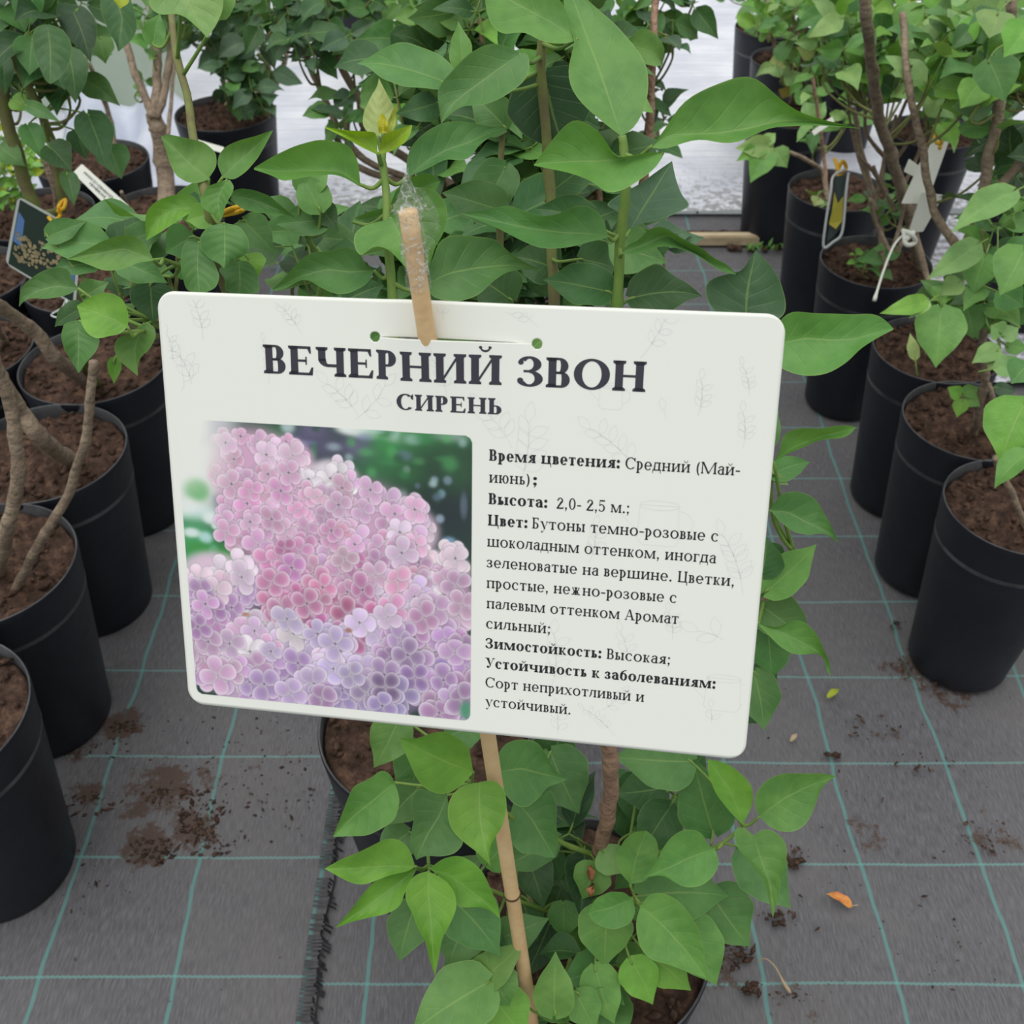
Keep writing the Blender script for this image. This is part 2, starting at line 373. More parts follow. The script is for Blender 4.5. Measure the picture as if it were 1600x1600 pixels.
seam = gp(500,1400).x
fabL = fabric_material('woven_ground_cover_west', r1.x, r1.y, .150, dirtL)
fabR = fabric_material('woven_ground_cover_east', q1.x, q1.y, .150, dirtR)
YB = gp(800,386).y
struct(sheet('floor', seam-.02, 2.6, -.6, YB+.17, fabR, 0.0, 90, 90, .006), 'dark grey woven ground cover with teal marker threads')
struct(sheet('floor_overlap', -2.8, seam+.012, -.6, YB+.17, fabL, .0075, 70, 90, .006, edge=lambda y: .004*math.sin(y*40)), 'lapped sheet of woven ground cover left of the frayed seam')
# frayed selvedge along the seam
fr = MB()
for i in range(420):
    y = -.1+i*.0042+rng.rand()*.002; x = seam+.008
    if rng.rand() < .22: continue
    l = .006+.010*rng.rand(); w = .0028
    z = .0155
    fr.add([(x-.012,y-w/2,z),(x+l*.4,y-w/2,z+.002),(x+l,y-w/2+rng.randn()*.001,z-.008),(x+l,y+w/2,z-.008),(x+l*.4,y+w/2,z+.002),(x-.012,y+w/2,z)], [(0,1,4,5),(1,2,3,4)])
M['fray'] = mat('frayed_tape', srgb(34,34,37), .45, .5, nscale=50, ncol=srgb(70,70,74))
struct(fr.build('trim_1', M['fray'], None, False), 'black frayed edge of the lapped ground cover')
# pale film on the ground at the back
def film_material():
    m = bpy.data.materials.new('pale_ground_film'); m.use_nodes = True; n = m.node_tree; k = NT(n); b = n.nodes['Principled BSDF']
    t = n.nodes.new('ShaderNodeTexCoord'); o = t.outputs['Object']; s = n.nodes.new('ShaderNodeSeparateXYZ'); n.links.new(o, s.inputs[0])
    base = k.mix(k.ss(k.noise(o, 5, 5), .35, .7), srgb(196,199,212), srgb(222,224,232))
    mp = n.nodes.new('ShaderNodeMapping'); mp.inputs['Scale'].default_value = (3, 60, 1); n.links.new(o, mp.inputs[0])
    base = k.mix(k.m('MULTIPLY', k.ss(k.noise(mp.outputs[0], 1, 3), .45, .62), .35), base, srgb(176,180,192))
    near = k.m('MULTIPLY', k.ss(s.outputs[1], YB+.12, YB+.55, 1, 0), 1.0)
    dz = k.noise(o, 60, 6, .7)
    base = k.mix(k.m('MULTIPLY', k.ss(k.m('ADD', dz, k.m('MULTIPLY', near, .12)), .56, .66), k.m('MULTIPLY', near, .75)), base, srgb(104,100,98))
    n.links.new(base, b.inputs['Base Color']); b.inputs['Roughness'].default_value = .45
    bu = n.nodes.new('ShaderNodeBump'); bu.inputs['Strength'].default_value = .5; bu.inputs['Distance'].default_value = .02
    n.links.new(k.noise(mp.outputs[0], .6, 3), bu.inputs['Height']); n.links.new(bu.outputs[0], b.inputs['Normal']); return m
M['whitefilm'] = film_material()
struct(sheet('floor_film', -3.2, 3.4, YB+.15, 7.5, M['whitefilm'], .018, 60, 60, .02, 2.0), 'pale bluish film covering the ground at the back')
struct(sheet('floor_film_side', .86, 2.6, 1.72, YB+.13, M['whitefilm'], .014, 30, 20, .01, 2.0), 'pale film beyond the right row of pots')
bt = MB()
def box(B, x0,x1,y0,y1,z0,z1):
    V = [(x,y,z) for z in (z0,z1) for y in (y0,y1) for x in (x0,x1)]
    B.add(V, [(0,2,3,1),(4,5,7,6),(0,1,5,4),(2,6,7,3),(0,4,6,2),(1,3,7,5)])
def bevbox(name, x0,x1,y0,y1,z0,z1,m,bev=.003,parent=None):
    bm = bmesh.new(); bmesh.ops.create_cube(bm, size=1)
    for v in bm.verts: v.co = Vector(((x0+x1)/2+v.co.x*(x1-x0), (y0+y1)/2+v.co.y*(y1-y0), (z0+z1)/2+v.co.z*(z1-z0)))
    bmesh.ops.bevel(bm, geom=bm.edges[:], offset=bev, segments=2, affect='EDGES')
    me = bpy.data.meshes.new(name); bm.to_mesh(me); bm.free(); return link(name, me, m, parent)
ba = bevbox('wooden_batten', -1.1, .93, YB-.012, YB+.012, .008, .034, M['wood'])
tag(ba, 'long pale wooden batten lying across the aisle before the pale film', 'batten')
sgap = sheet('spilled_soil', -1.0, .95, YB+.014, YB+.05, M['soil'], .012, 120, 6, .012, 40)
tag(sgap, 'narrow strip of dark soil and weeds behind the wooden batten', 'soil', kind='stuff')
M['tarp'] = mat('white_tarp', srgb(205,210,224), .45, .5, nscale=3, ncol=srgb(170,178,198))
M['wallfilm'] = mat('greenhouse_film', srgb(186,198,184), .6, .3, nscale=2, ncol=srgb(170,186,168))
w = sheet('wall_back', -3.4, -.95, 0, 1.9, M['wallfilm'], 0, 40, 20, .05, 1.5)
w.rotation_euler = (math.radians(90), 0, 0); w.location = (0, 3.15, 0); struct(w, 'pale green film wall of the greenhouse')
for j,(xx) in enumerate((-2.2,-1.3)):
    pb = MB(); pb.tube([(xx,3.10,0),(xx,3.10,1.9)], .02, 12); struct(pb.build('trim_%d'%(j+2), M['tagwhite']), 'pale upright post of the film wall')
# rumpled tarp
V = []; F = []; c0 = P(235,240,2.80)
for j in range(41):
    for i in range(31):
        u = i/30-.5; v_ = j/40
        x = c0.x-.02+u*.42+.03*math.sin(v_*5); y = c0.y+.10-v_*.55
        z = .17-.15*v_**.8+.03*noise.noise(Vector((u*6, v_*5, 3)))+.03*math.sin(u*14+v_*2)*(1-v_*.5)
        V.append((x, y, max(z, .03)))
for j in range(40):
    for i in range(30): a = j*31+i; F.append((a, a+1, a+32, a+31))
tp = link('folded_tarp', pymesh('folded_tarp', V, F), M['tarp']); sm = tp.modifiers.new('thickness', 'SOLIDIFY'); sm.thickness = .004
tag(tp, 'rumpled bluish white tarp heaped beside the film wall at the back', 'tarp')

# ---------------------------------------------------------------- pots and soil
HP = .295; RP = .112
def lathe(name, prof, seg=64):
    V = []; F = []
    for (r, z) in prof:
        for i in range(seg): a = 2*math.pi*i/seg; V.append((r*math.cos(a), r*math.sin(a), z))
    for k in range(len(prof)-1):
        for i in range(seg): j = (i+1) % seg; F.append((k*seg+i, k*seg+j, (k+1)*seg+j, (k+1)*seg+i))
    return V, F
V, F = lathe('pot', [(.0,.004),(.074,.004),(.0785,0),(.0815,.004),(.0825,.02),(.1068,.242),(.1083,.257),(.1100,.272),(.1113,.285),(.1120,.2920),(.1112,.2948)])
POT = pymesh('pot', V, F); POT.materials.append(M['pot'])
V, F = lathe('rim', [(.1112,.2946),(.1108,.2954),(.1096,.2954),(.1090,.2946),(.1080,.275),(.1065,.235)])
RIM = pymesh('rim', V, F); RIM.materials.append(M['potrim'])
def soil_mesh(seed):
    V = [(0,0,.292)]; F = []; nr, na = 34, 72
    for i in range(1, nr+1):
        r = .1080*i/nr
        for j in range(na):
            a = 2*math.pi*j/na; x, y = r*math.cos(a), r*math.sin(a)
            h = .281+.010*noise.noise(Vector((x*14, y*14, seed)))+.0075*abs(noise.noise(Vector((x*60, y*60, seed+5))))+.006*noise.noise(Vector((x*120, y*120, seed)))
            h += .010*math.exp(-(r/.04)**2); 
            if i == nr: h = .272
            V.append((x, y, h))
    for j in range(na): F.append((0, 1+j, 1+(j+1)%na))
    for i in range(nr-1):
        for j in range(na): k = (j+1) % na; F.append((1+i*na+j, 1+(i+1)*na+j, 1+(i+1)*na+k, 1+i*na+k))
    # crumbs
    rs = random.Random(seed)
    for c in range(150):
        a = rs.random()*6.283; r = .101*math.sqrt(rs.random()); x, y = r*math.cos(a), r*math.sin(a)
        s = .0018+.004*rs.random()**2; zz = .2855+.006*noise.noise(Vector((x*14,y*14,seed)))+s*.3; b0 = len(V)
        dirs = [(1,0,0),(0,1,0),(-1,0,0),(0,-1,0),(0,0,1),(0,0,-1)]
        el = 1+rs.random()*1.4; th = rs.random()*3.14
        for d in dirs:
            q = Vector(d)*s*(.7+.6*rs.random()); q.x *= el; q = Matrix.Rotation(th, 3, 'Z') @ q
            V.append((x+q.x, y+q.y, zz+q.z*.8))
        for f in ((0,1,4),(1,2,4),(2,3,4),(3,0,4),(1,0,5),(2,1,5),(3,2,5),(0,3,5)): F.append(tuple(b0+i for i in f))
    me = pymesh('soil', V, F); me.materials.append(M['soil']); return me
SOILS = [soil_mesh(i*7+3) for i in range(5)]
potn = 0
def potted(name, label, x, y, rot=None, group=None, s=1.0, cat='potted plant'):
    global potn
    t = thing(name, label, cat, (x, y, 0), group)
    p = link('pot', POT, None, t); r = link('rim', RIM, None, p); so_ = link('soil', SOILS[potn % 5], None, t)
    for q in (p, so_): q.location = (x, y, .010); q.rotation_euler = (0, 0, potn*1.37); q.scale = (s, s, 1)
    potn += 1
    return t
# ---------------------------------------------------------------- potted plants
HT = .305
def edgeR(px, py): q = PZ(px, py, HT); return q.x-RP, q.y     # the photographed point is the pot's east rim
RE = .86
def edgeL(px, py, s=1.0): q = PZ(px, py, HT); return q.x+RP*s, q.y
def ctr(px, py): q = PZ(px, py, HT); return q.x, q.y

# --- the labelled lilac
mx, my = ctr(915, 1450)
t = potted('potted_lilac', 'tall young lilac in a black pot standing directly behind the white name board', mx, my)
L = Plant(t)
base = Vector((mx-.005, my, .288))
L.stem([base, P(905,1440,.93), P(935,1340,.86), P(950,1260,.80), P(950,1180,.75), P(930,1000,.70), P(900,800,.66)], .0068, .0050, 'barkred', knob=.14, sides=12)
L.stem([P(930,1000,.70), P(975,760,.66), P(968,560,.62), P(965,470,.60), P(975,300,.575), P(972,212,.565)], .0045, .0022, 'green')
L.stem([P(900,800,.66), P(868,600,.66), P(864,470,.655), P(858,280,.64), P(848,110,.62), P(850,-60,.60)], .0042, .0026, 'twig')
L.stem([P(900,800,.66), P(700,680,.62), P(628,560,.59), P(614,470,.58), P(604,350,.57), P(598,235,.565)], .0040, .0019, 'green')
L.stem([P(900,800,.66), P(820,650,.68), P(785,480,.68), P(780,300,.68), P(786,160,.67)], .0035, .0018, 'twig')
L.stem([P(930,1000,.72), P(1080,960,.70), P(1205,930,.68), P(1240,862,.665)], .0040, .0036, 'barkred', name='broken_twig', knob=.8)
L.stem([P(935,1340,.86), P(1050,1330,.82), P(1118,1325,.79), P(1160,1290,.775)], .0022, .0012, 'green', name='side_shoot')
L.stem([P(905,1450,.93), P(950,1400,.85), P(1000,1412,.80)], .0022, .0014, 'green', name='side_shoot')
L.stem([P(935,1340,.86), P(820,1290,.80), P(735,1225,.74)], .0022, .0012, 'green', name='side_shoot')
L.stem([P(905,1440,.93), P(790,1400,.83), P(670,1352,.76)], .0022, .0012, 'green', name='side_shoot')
L.stem([base, P(860,1560,.88), P(765,1530,.80)], .0022, .0012, 'green', name='side_shoot')
H = L.leaf_px
# bx  by  tx  ty  W  depth dd roll fold arch curl wave tint
top = [
 (850,118,886,246,138,.63,.01,0,.08,.03,.0,.03,'k'),
 (700,130,556,95,56,.60,.01,25,.3,.08,.1,.05,'m'),
 (722,112,716,33,36,.61,.0,0,.2,.04,0,.03,'f'),
 (930,352,835,325,56,.60,.0,0,.3,.08,.1,.09,'d'),
 (952,456,848,436,66,.60,.0,5,.25,.07,.1,.09,'d'),
 (986,466,1098,460,70,.60,.0,-10,.3,.08,.15,.10,'d'),
 (905,405,962,420,60,.63,.02,0,.2,.1,.1,.1,'d'),
 (786,330,690,300,66,.66,.0,0,.2,.1,.1,.05,'m'),
 (790,260,740,350,70,.67,.0,0,.2,.1,.1,.05,'m'),
 (862,300,940,250,62,.66,.0,0,.2,.1,.1,.05,'d'),
 (860,170,940,200,66,.66,.0,0,.2,.1,.1,.05,'d'),
 (790,200,735,150,60,.67,.0,0,.2,.1,.1,.05,'m'),
 (725,455,655,440,70,.62,.0,0,.2,.1,.1,.05,'d'),
 (540,470,600,445,60,.63,.0,0,.2,.1,.1,.05,'d'),
 (800,470,740,430,80,.66,.0,0,.2,.1,.1,.05,'d'),
 (870,420,800,400,70,.66,.0,0,.2,.1,.1,.05,'d'),
]
right = [
 (1204,742,1266,722,38,.62,.01,0,.2,.05,.0,.03,'m'),
 (1190,900,1198,838,60,.66,.0,0,.1,.05,.0,.05,'d'),
 (1196,925,1276,850,62,.66,.0,0,.2,.05,.0,.04,'f'),
 (1180,940,1270,1004,70,.68,.0,0,.2,.1,.1,.05,'m'),
 (1200,985,1206,1062,62,.69,.01,0,.15,.05,.0,.05,'m'),
 (1178,1050,1194,1142,66,.70,.0,0,.15,.05,.0,.07,'m'),
 (1206,742,1233,758,16,.62,.0,0,.2,.05,.0,.05,'l'),
 (1190,700,1216,640,40,.66,.0,0,.2,.05,.0,.05,'m'),
 (1185,860,1225,905,60,.69,.0,0,.2,.05,.0,.05,'d'),
 (1170,980,1215,930,60,.71,.0,0,.2,.05,.0,.05,'d'),
 (1165,1120,1215,1010,60,.73,.0,0,.2,.05,.0,.05,'d'),
]
bot = [
 (650,1410,624,1503,66,.77,.0,0,.16,.06,.0,.04,'m'),
 (700,1400,782,1494,90,.76,.0,0,.14,.06,.05,.05,'m'),
 (624,1120,584,1200,66,.76,.0,0,.16,.06,.0,.09,'f'),
 (650,1160,640,1270,64,.79,.0,0,.16,.06,.0,.05,'m'),
 (655,1230,600,1290,60,.78,.0,0,.16,.06,.0,.05,'m'),
 (640,1300,590,1340,60,.79,.0,0,.16,.06,.0,.05,'m'),
 (700,1150,770,1130,60,.79,.0,0,.12,.05,.0,.05,'m'),
 (760,1350,800,1300,60,.79,.0,0,.12,.05,.0,.05,'f'),
 (730,1440,700,1512,72,.80,.0,0,.16,.06,.0,.05,'m'),
 (770,1450,740,1540,60,.83,.0,0,.16,.06,.0,.05,'d'),
 (764,1534,640,1615,104,.78,-.01,0,.14,.06,.0,.04,'f'),
 (738,1540,822,1468,58,.79,-.01,0,.2,.05,.0,.05,'f'),
 (770,1520,796,1572,66,.785,.0,0,.2,.1,.0,.05,'f'),
 (770,1560,820,1625,80,.80,.0,0,.2,.05,.0,.05,'b'),
 (866,1585,868,1486,64,.80,.0,0,.16,.05,.0,.04,'f'),
 (860,1175,905,1272,90,.84,.0,0,.12,.05,.0,.05,'m'),
 (862,1200,880,1130,80,.85,.0,0,.12,.05,.0,.05,'d'),
 (1080,1190,958,1182,96,.80,.0,0,.12,.05,.0,.05,'m'),
 (1040,1230,960,1240,70,.85,.0,0,.12,.05,.0,.05,'d'),
 (1114,1300,1082,1180,88,.81,.0,0,.12,.05,.0,.04,'m'),
 (950,1415,945,1512,86,.82,.0,0,.12,.05,.0,.05,'f'),
 (1000,1400,1140,1400,104,.83,.0,0,.12,.05,.0,.05,'m'),
 (1110,1395,1172,1480,92,.84,.0,0,.12,.05,.0,.05,'m'),
 (1160,1325,1236,1420,82,.81,.0,0,.12,.05,.0,.05,'m'),
 (1070,1440,1120,1540,84,.82,.0,0,.12,.05,.0,.05,'f'),
 (1010,1490,1080,1548,62,.83,.0,0,.12,.05,.0,.05,'b'),
 (985,1500,1020,1570,62,.82,.0,0,.12,.05,.0,.05,'b'),
 (930,1510,960,1600,64,.82,.0,0,.12,.05,.0,.05,'f'),
 (900,1550,930,1610,56,.81,.0,0,.12,.05,.0,.05,'f'),
 (940,1330,975,1365,50,.84,.0,0,.2,.1,.1,.08,'l'),
 (930,1350,910,1405,60,.84,.0,0,.12,.05,.0,.05,'f'),
 (1000,1210,990,1290,70,.88,.0,0,.12,.05,.0,.05,'d'),
 (960,1230,1010,1330,74,.89,.0,0,.12,.05,.0,.05,'d'),
 (990,1300,1040,1340,60,.88,.0,0,.12,.05,.0,.05,'m'),
 (1010,1330,960,1390,60,.88,.0,0,.12,.05,.0,.05,'m'),
 (870,1330,835,1400,56,.88,.0,0,.12,.05,.0,.05,'d'),
 (820,1330,850,1420,62,.86,.0,0,.12,.05,.0,.05,'d'),
 (815,1400,840,1470,60,.88,.0,0,.12,.05,.0,.05,'d'),
 (880,1380,860,1450,50,.89,.0,0,.12,.05,.0,.05,'d'),
 (885,1300,860,1370,50,.90,.0,0,.12,.05,.0,.05,'k'),
 (880,1410,880,1468,52,.87,.0,0,.12,.05,.0,.05,'m'),
 (860,1440,820,1530,50,.89,.0,0,.12,.05,.0,.05,'k'),
]
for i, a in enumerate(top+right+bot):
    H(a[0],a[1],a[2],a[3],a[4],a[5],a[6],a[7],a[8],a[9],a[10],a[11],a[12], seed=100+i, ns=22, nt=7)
c3, c2, cr1, cr2, cb, cd_ = cv(800,0,3.2), cv(450,0,3.2), cv(1180,430,3.81), cv(1180,830,3.81), cv(480,1100,3.2), cv(850,1100,3.2)
outl = [
 (c3,[(545,680),(440,600),(350,520),(290,440),(278,350),(300,260),(325,190),(290,150),(262,90),(262,20),(250,-60),(262,-130)],[(545,680),(500,540),(440,360),(370,180),(300,-20),(262,-130)],[(545,680),(600,660),(660,560),(685,450),(680,340),(640,260),(560,170),(510,110),(420,40),(340,-40),(262,-130)],.565,.02,'f',.006),
 (c2,[(1445,195),(1400,60),(1300,-80),(1150,-150),(960,-120)],[(1445,195),(1300,100),(1150,20),(1000,-60),(960,-120)],[(1445,195),(1430,215),(1340,220),(1260,205),(1200,165),(1150,155),(1100,175),(1060,170),(1010,120),(990,50),(985,-20),(960,-120)],.575,.0,'f',.006),
 (c3,[(700,735),(700,705),(740,680),(775,645),(790,600),(850,510),(950,450),(1080,400),(1150,375),(1195,372),(1240,395),(1300,460),(1370,520),(1450,570),(1560,600),(1650,620),(1740,642)],[(700,730),(760,680),(850,664),(950,672),(1080,660),(1200,640),(1290,615),(1380,600),(1500,606),(1740,642)],[(700,738),(750,757),(850,715),(950,690),(1060,722),(1130,715),(1250,655),(1300,632),(1400,632),(1520,625),(1740,643)],.55,-.02,'f',.010),
 (c3,[(755,760),(650,765),(560,785),(515,795),(490,735),(440,665),(390,620),(310,588),(260,630),(200,700),(140,780),(110,822)],[(755,765),(650,778),(530,797),(400,806),(300,808),(180,815),(110,822)],[(755,780),(720,840),(640,900),(560,950),(480,970),(430,930),(380,895),(280,862),(180,842),(110,828)],.55,-.01,'f',.012),
 (c2,[(1160,265),(1120,240),(1040,215),(980,225),(900,270),(840,330),(790,390),(750,430),(745,480),(760,560),(765,620)],[(1157,272),(1050,345),(950,420),(880,470),(800,540),(765,620)],[(1160,265),(1200,255),(1212,320),(1190,400),(1130,450),(1050,500),(960,530),(880,525),(820,560),(765,620)],.575,.0,'m',.008),
 (c2,[(594,885),(590,840),(600,760),(640,700),(700,650),(780,610),(870,603),(960,625),(1090,640)],[(595,885),(700,800),(800,745),(900,715),(1000,670),(1090,640)],[(596,888),(700,842),(790,792),(860,805),(920,790),(940,740),(1000,690),(1090,642)],.575,.01,'m',.006),
 (None,[(563,290),(560,250),(545,225),(500,217),(460,228),(425,245),(397,262)],[(562,288),(530,268),(480,266),(430,268),(397,263)],[(563,292),(540,278),(520,272),(480,276),(440,284),(430,276),(397,265)],.565,-.01,'f',.010),
 (c2,[(1600,1180),(1590,1130),(1560,1060),(1500,1025),(1430,1025),(1380,1060),(1300,1085),(1230,1080),(1150,1040),(1100,1020),(1000,1050),(865,1065)],[(1597,1180),(1480,1165),(1380,1165),(1200,1140),(1050,1110),(865,1066)],[(1600,1190),(1500,1210),(1420,1235),(1330,1245),(1250,1240),(1150,1195),(1050,1140),(950,1100),(865,1068)],.575,.0,'m',.006),
 (c2,[(690,1420),(720,1330),(740,1230),(780,1180),(860,1172),(950,1185),(1040,1190),(1100,1260),(1180,1310),(1265,1350)],[(692,1424),(800,1365),(950,1338),(1100,1325),(1265,1350)],[(690,1430),(720,1490),(850,1510),(950,1480),(1020,1410),(1090,1360),(1180,1345),(1265,1352)],.575,.02,'m',.008),
 (c2,[(430,1350),(390,1340),(370,1270),(300,1228),(240,1250),(200,1260),(130,1255),(60,1300),(0,1370),(-80,1450)],[(430,1352),(300,1360),(200,1345),(100,1370),(-80,1450)],[(430,1354),(400,1420),(300,1470),(230,1470),(150,1430),(100,1395),(50,1400),(0,1440),(-80,1455)],.575,-.01,'m',.008),
 (c2,[(515,1090),(600,1050),(640,1100),(650,1200),(640,1280),(600,1350)],[(515,1090),(550,1150),(580,1220),(600,1350)],[(515,1090),(450,1110),(370,1130),(325,1170),(330,1240),(365,1292),(400,1245),(450,1225),(510,1250),(600,1350)],.565,-.01,'f',.008),
 (c2,[(515,1030),(600,960),(660,930),(740,950),(790,1010),(800,1080),(780,1170),(740,1220),(700,1360)],[(515,1030),(620,1060),(680,1150),(700,1360)],[(515,1032),(560,1090),(600,1180),(650,1280),(700,1360)],.59,.0,'f',.006),
 (c2,[(510,1030),(540,950),(600,890),(680,865),(730,875),(762,905)],[(510,1032),(620,960),(762,905)],[(510,1034),(560,1040),(680,1000),(740,950),(762,905)],.60,.0,'f',.006),
 (c2,[(340,1060),(330,1090),(400,1060),(480,1040),(520,1050)],[(325,1110),(420,1090),(520,1055)],[(325,1115),(400,1150),(480,1130),(520,1060)],.60,.0,'f',.004),
 (c3,[(590,1150),(580,1130),(540,1060),(460,1025),(540,970),(640,920),(720,860),(800,805)],[(590,1150),(680,1000),(800,805)],[(590,1150),(640,1115),(700,1110),(790,1080),(900,1030),(850,980),(820,900),(800,805)],.60,.01,'g',.005),
 (c3,[(550,1260),(560,1225),(640,1205),(650,1170),(700,1135),(760,1130),(830,1180),(900,1220),(960,1240),(1000,1290),(1080,1320),(1120,1370)],[(550,1265),(640,1232),(720,1200),(770,1165),(850,1222),(930,1262),(1010,1320),(1120,1371)],[(555,1270),(620,1272),(690,1245),(760,1228),(850,1245),(900,1262),(960,1300),(1020,1345),(1070,1365),(1120,1373)],.57,-.01,'m',.010),
 (c3,[(1170,1640),(1050,1590),(980,1520),(958,1430),(1000,1390),(1080,1370),(1150,1360),(1190,1290),(1220,1250)],[(1170,1640),(1172,1500),(1185,1400),(1220,1250)],[(1170,1640),(1300,1620),(1370,1570),(1370,1500),(1340,1400),(1315,1355),(1260,1290),(1220,1250)],.58,-.01,'g',.005),
 (cr1,[(100,400),(120,300),(190,225),(230,210),(320,225),(450,228),(600,235),(700,225),(760,250),(822,315)],[(100,420),(300,370),(450,385),(600,380),(700,345),(822,318)],[(100,440),(130,540),(180,570),(280,600),(370,600),(450,580),(560,510),(620,440),(700,390),(770,350),(822,325)],.56,-.02,'f',.006),
 (cr1,[(110,1110),(150,1040),(160,960),(200,925),(290,908),(400,915),(470,895),(580,893),(600,905)],[(112,1110),(250,1010),(400,958),(500,935),(600,906)],[(115,1112),(200,1060),(300,1020),(370,985),(440,975),(530,970),(580,935),(600,908)],.60,-.02,'f',.006),
 (cr1,[(90,1400),(130,1320),(180,1290),(250,1285),(330,1310),(385,1360),(400,1410),(440,1460),(500,1600)],[(90,1400),(200,1410),(300,1470),(400,1510),(500,1600)],[(90,1400),(150,1470),(230,1530),(330,1550),(380,1535),(430,1545),(460,1565),(500,1600)],.62,-.01,'m',.005),
 (cr2,[(20,545),(60,560),(130,580),(180,545),(240,525),(300,540),(350,590),(385,640),(410,710),(450,790),(445,858)],[(20,550),(150,600),(280,660),(400,730),(445,858)],[(20,560),(80,620),(150,690),(230,735),(300,735),(370,725),(415,760),(420,820),(443,860)],.65,-.01,'f',.006),
 (cb,[(830,340),(810,220),(770,180),(690,135),(620,145),(550,175),(460,170)],[(830,340),(700,290),(580,235),(460,170)],[(830,345),(790,390),(720,445),(660,455),(580,420),(540,360),(510,290),(480,220),(460,172)],.69,-.01,'b',.006),
 (cb,[(862,390),(940,378),(990,430),(1000,520),(980,610),(920,690),(910,750),(917,810)],[(862,392),(860,520),(870,620),(917,810)],[(862,392),(800,400),(740,430),(705,490),(700,560),(720,630),(780,690),(850,740),(917,810)],.645,-.015,'b',.006),
 (cb,[(435,390),(420,350),(370,325),(320,370),(230,410),(200,480),(170,560),(130,660)],[(435,392),(330,480),(230,560),(130,662)],[(440,400),(465,480),(440,580),(380,620),(300,660),(220,660),(130,665)],.74,-.01,'f',.005),
 (cb,[(700,455),(712,530),(740,620),(790,690),(740,750),(660,765),(590,755),(545,780)],[(700,455),(660,560),(600,650),(545,780)],[(690,450),(550,420),(515,480),(535,570),(510,700),(545,780)],.73,.0,'m',.006),
 (cb,[(540,810),(510,720),(460,675),(400,670),(320,710),(250,745),(180,770),(88,822)],[(540,812),(380,810),(250,820),(88,822)],[(540,814),(500,840),(430,850),(350,880),(290,905),(230,900),(160,865),(88,824)],.728,-.01,'b',.006),
 (cb,[(540,820),(470,840),(360,870),(320,900),(270,960),(210,1040),(140,1118)],[(542,824),(450,900),(300,1010),(140,1119)],[(545,830),(520,880),(480,960),(470,1010),(400,1050),(300,1070),(220,1090),(140,1120)],.735,-.01,'b',.008),
 (cb,[(608,838),(680,870),(740,940),(750,1020),(715,1100),(670,1180),(660,1260),(638,1360)],[(607,838),(605,960),(620,1100),(638,1360)],[(605,835),(540,850),(495,910),(487,980),(530,1050),(545,1110),(590,1180),(610,1270),(638,1360)],.72,-.01,'b',.008),
 (cb,[(615,820),(680,770),(760,755),(830,790),(880,840),(920,930),(950,1000),(963,1070)],[(616,824),(720,860),(800,920),(880,980),(963,1070)],[(620,830),(690,880),(740,950),(755,1020),(820,1015),(880,1015),(930,1045),(962,1072)],.735,-.005,'b',.006),
 (cb,[(950,340),(945,300),(960,230),(1010,185),(1080,175),(1150,185),(1200,260),(1230,330),(1300,375)],[(950,342),(1070,320),(1180,350),(1300,376)],[(950,350),(980,440),(1040,510),(1100,520),(1170,460),(1200,410),(1250,400),(1300,378)],.76,.0,'m',.005),
 (cb,[(1040,480),(1150,480),(1220,420),(1250,500),(1245,600),(1255,700),(1238,768)],[(1040,482),(1120,570),(1180,670),(1238,768)],[(1035,485),(1000,600),(1010,680),(1070,750),(1150,750),(1200,770),(1238,768)],.79,.0,'m',.005),
 (cd_,[(1000,590),(1045,500),(1045,420),(1010,370),(940,310),(880,285),(818,275)],[(995,598),(930,430),(818,275)],[(990,600),(930,540),(860,450),(820,350),(818,275)],.77,.0,'b',.006),
 (cd_,[(1075,560),(1050,500),(1060,440),(1110,380),(1190,345),(1300,348),(1390,345),(1460,360)],[(1076,564),(1200,470),(1320,410),(1460,361)],[(1080,565),(1130,620),(1200,642),(1270,635),(1320,590),(1360,500),(1380,430),(1420,385),(1460,362)],.765,-.01,'f',.005),
 (cd_,[(1050,660),(1080,625),(1150,630),(1210,690),(1218,760),(1190,850),(1180,940),(1160,1010),(1144,1072)],[(1048,660),(1080,760),(1130,900),(1144,1072)],[(1045,655),(1000,615),(955,610),(948,680),(980,740),(1040,800),(1100,880),(1120,960),(1144,1072)],.76,-.01,'f',.006),
 (cd_,[(850,722),(815,705),(810,670),(770,630),(700,625),(640,660),(600,710),(560,790),(502,866)],[(850,722),(720,770),(620,820),(502,866)],[(855,725),(880,790),(850,860),(790,910),(710,920),(650,890),(600,855),(550,860),(502,868)],.775,-.01,'f',.006),
 (cd_,[(432,900),(500,890),(550,830),(575,740),(560,670),(510,632)],[(430,900),(460,770),(510,632)],[(428,898),(370,830),(360,760),(400,680),(450,640),(510,632)],.80,.0,'f',.004),
 (cd_,[(485,1008),(520,950),(590,940),(670,980),(730,1050),(770,1120),(800,1220),(812,1368)],[(485,1010),(600,1110),(700,1220),(812,1368)],[(483,1012),(460,1080),(460,1130),(480,1220),(530,1280),(620,1300),(720,1340),(810,1370)],.775,-.01,'f',.006),
 (cd_,[(440,972),(400,940),(330,938),(260,970),(220,1040)],[(440,974),(330,1020),(220,1045)],[(445,980),(460,1040),(430,1100),(350,1130),(280,1110),(235,1080),(220,1048)],.79,.0,'f',.004),
]
outline_leaves(L, outl, 900)
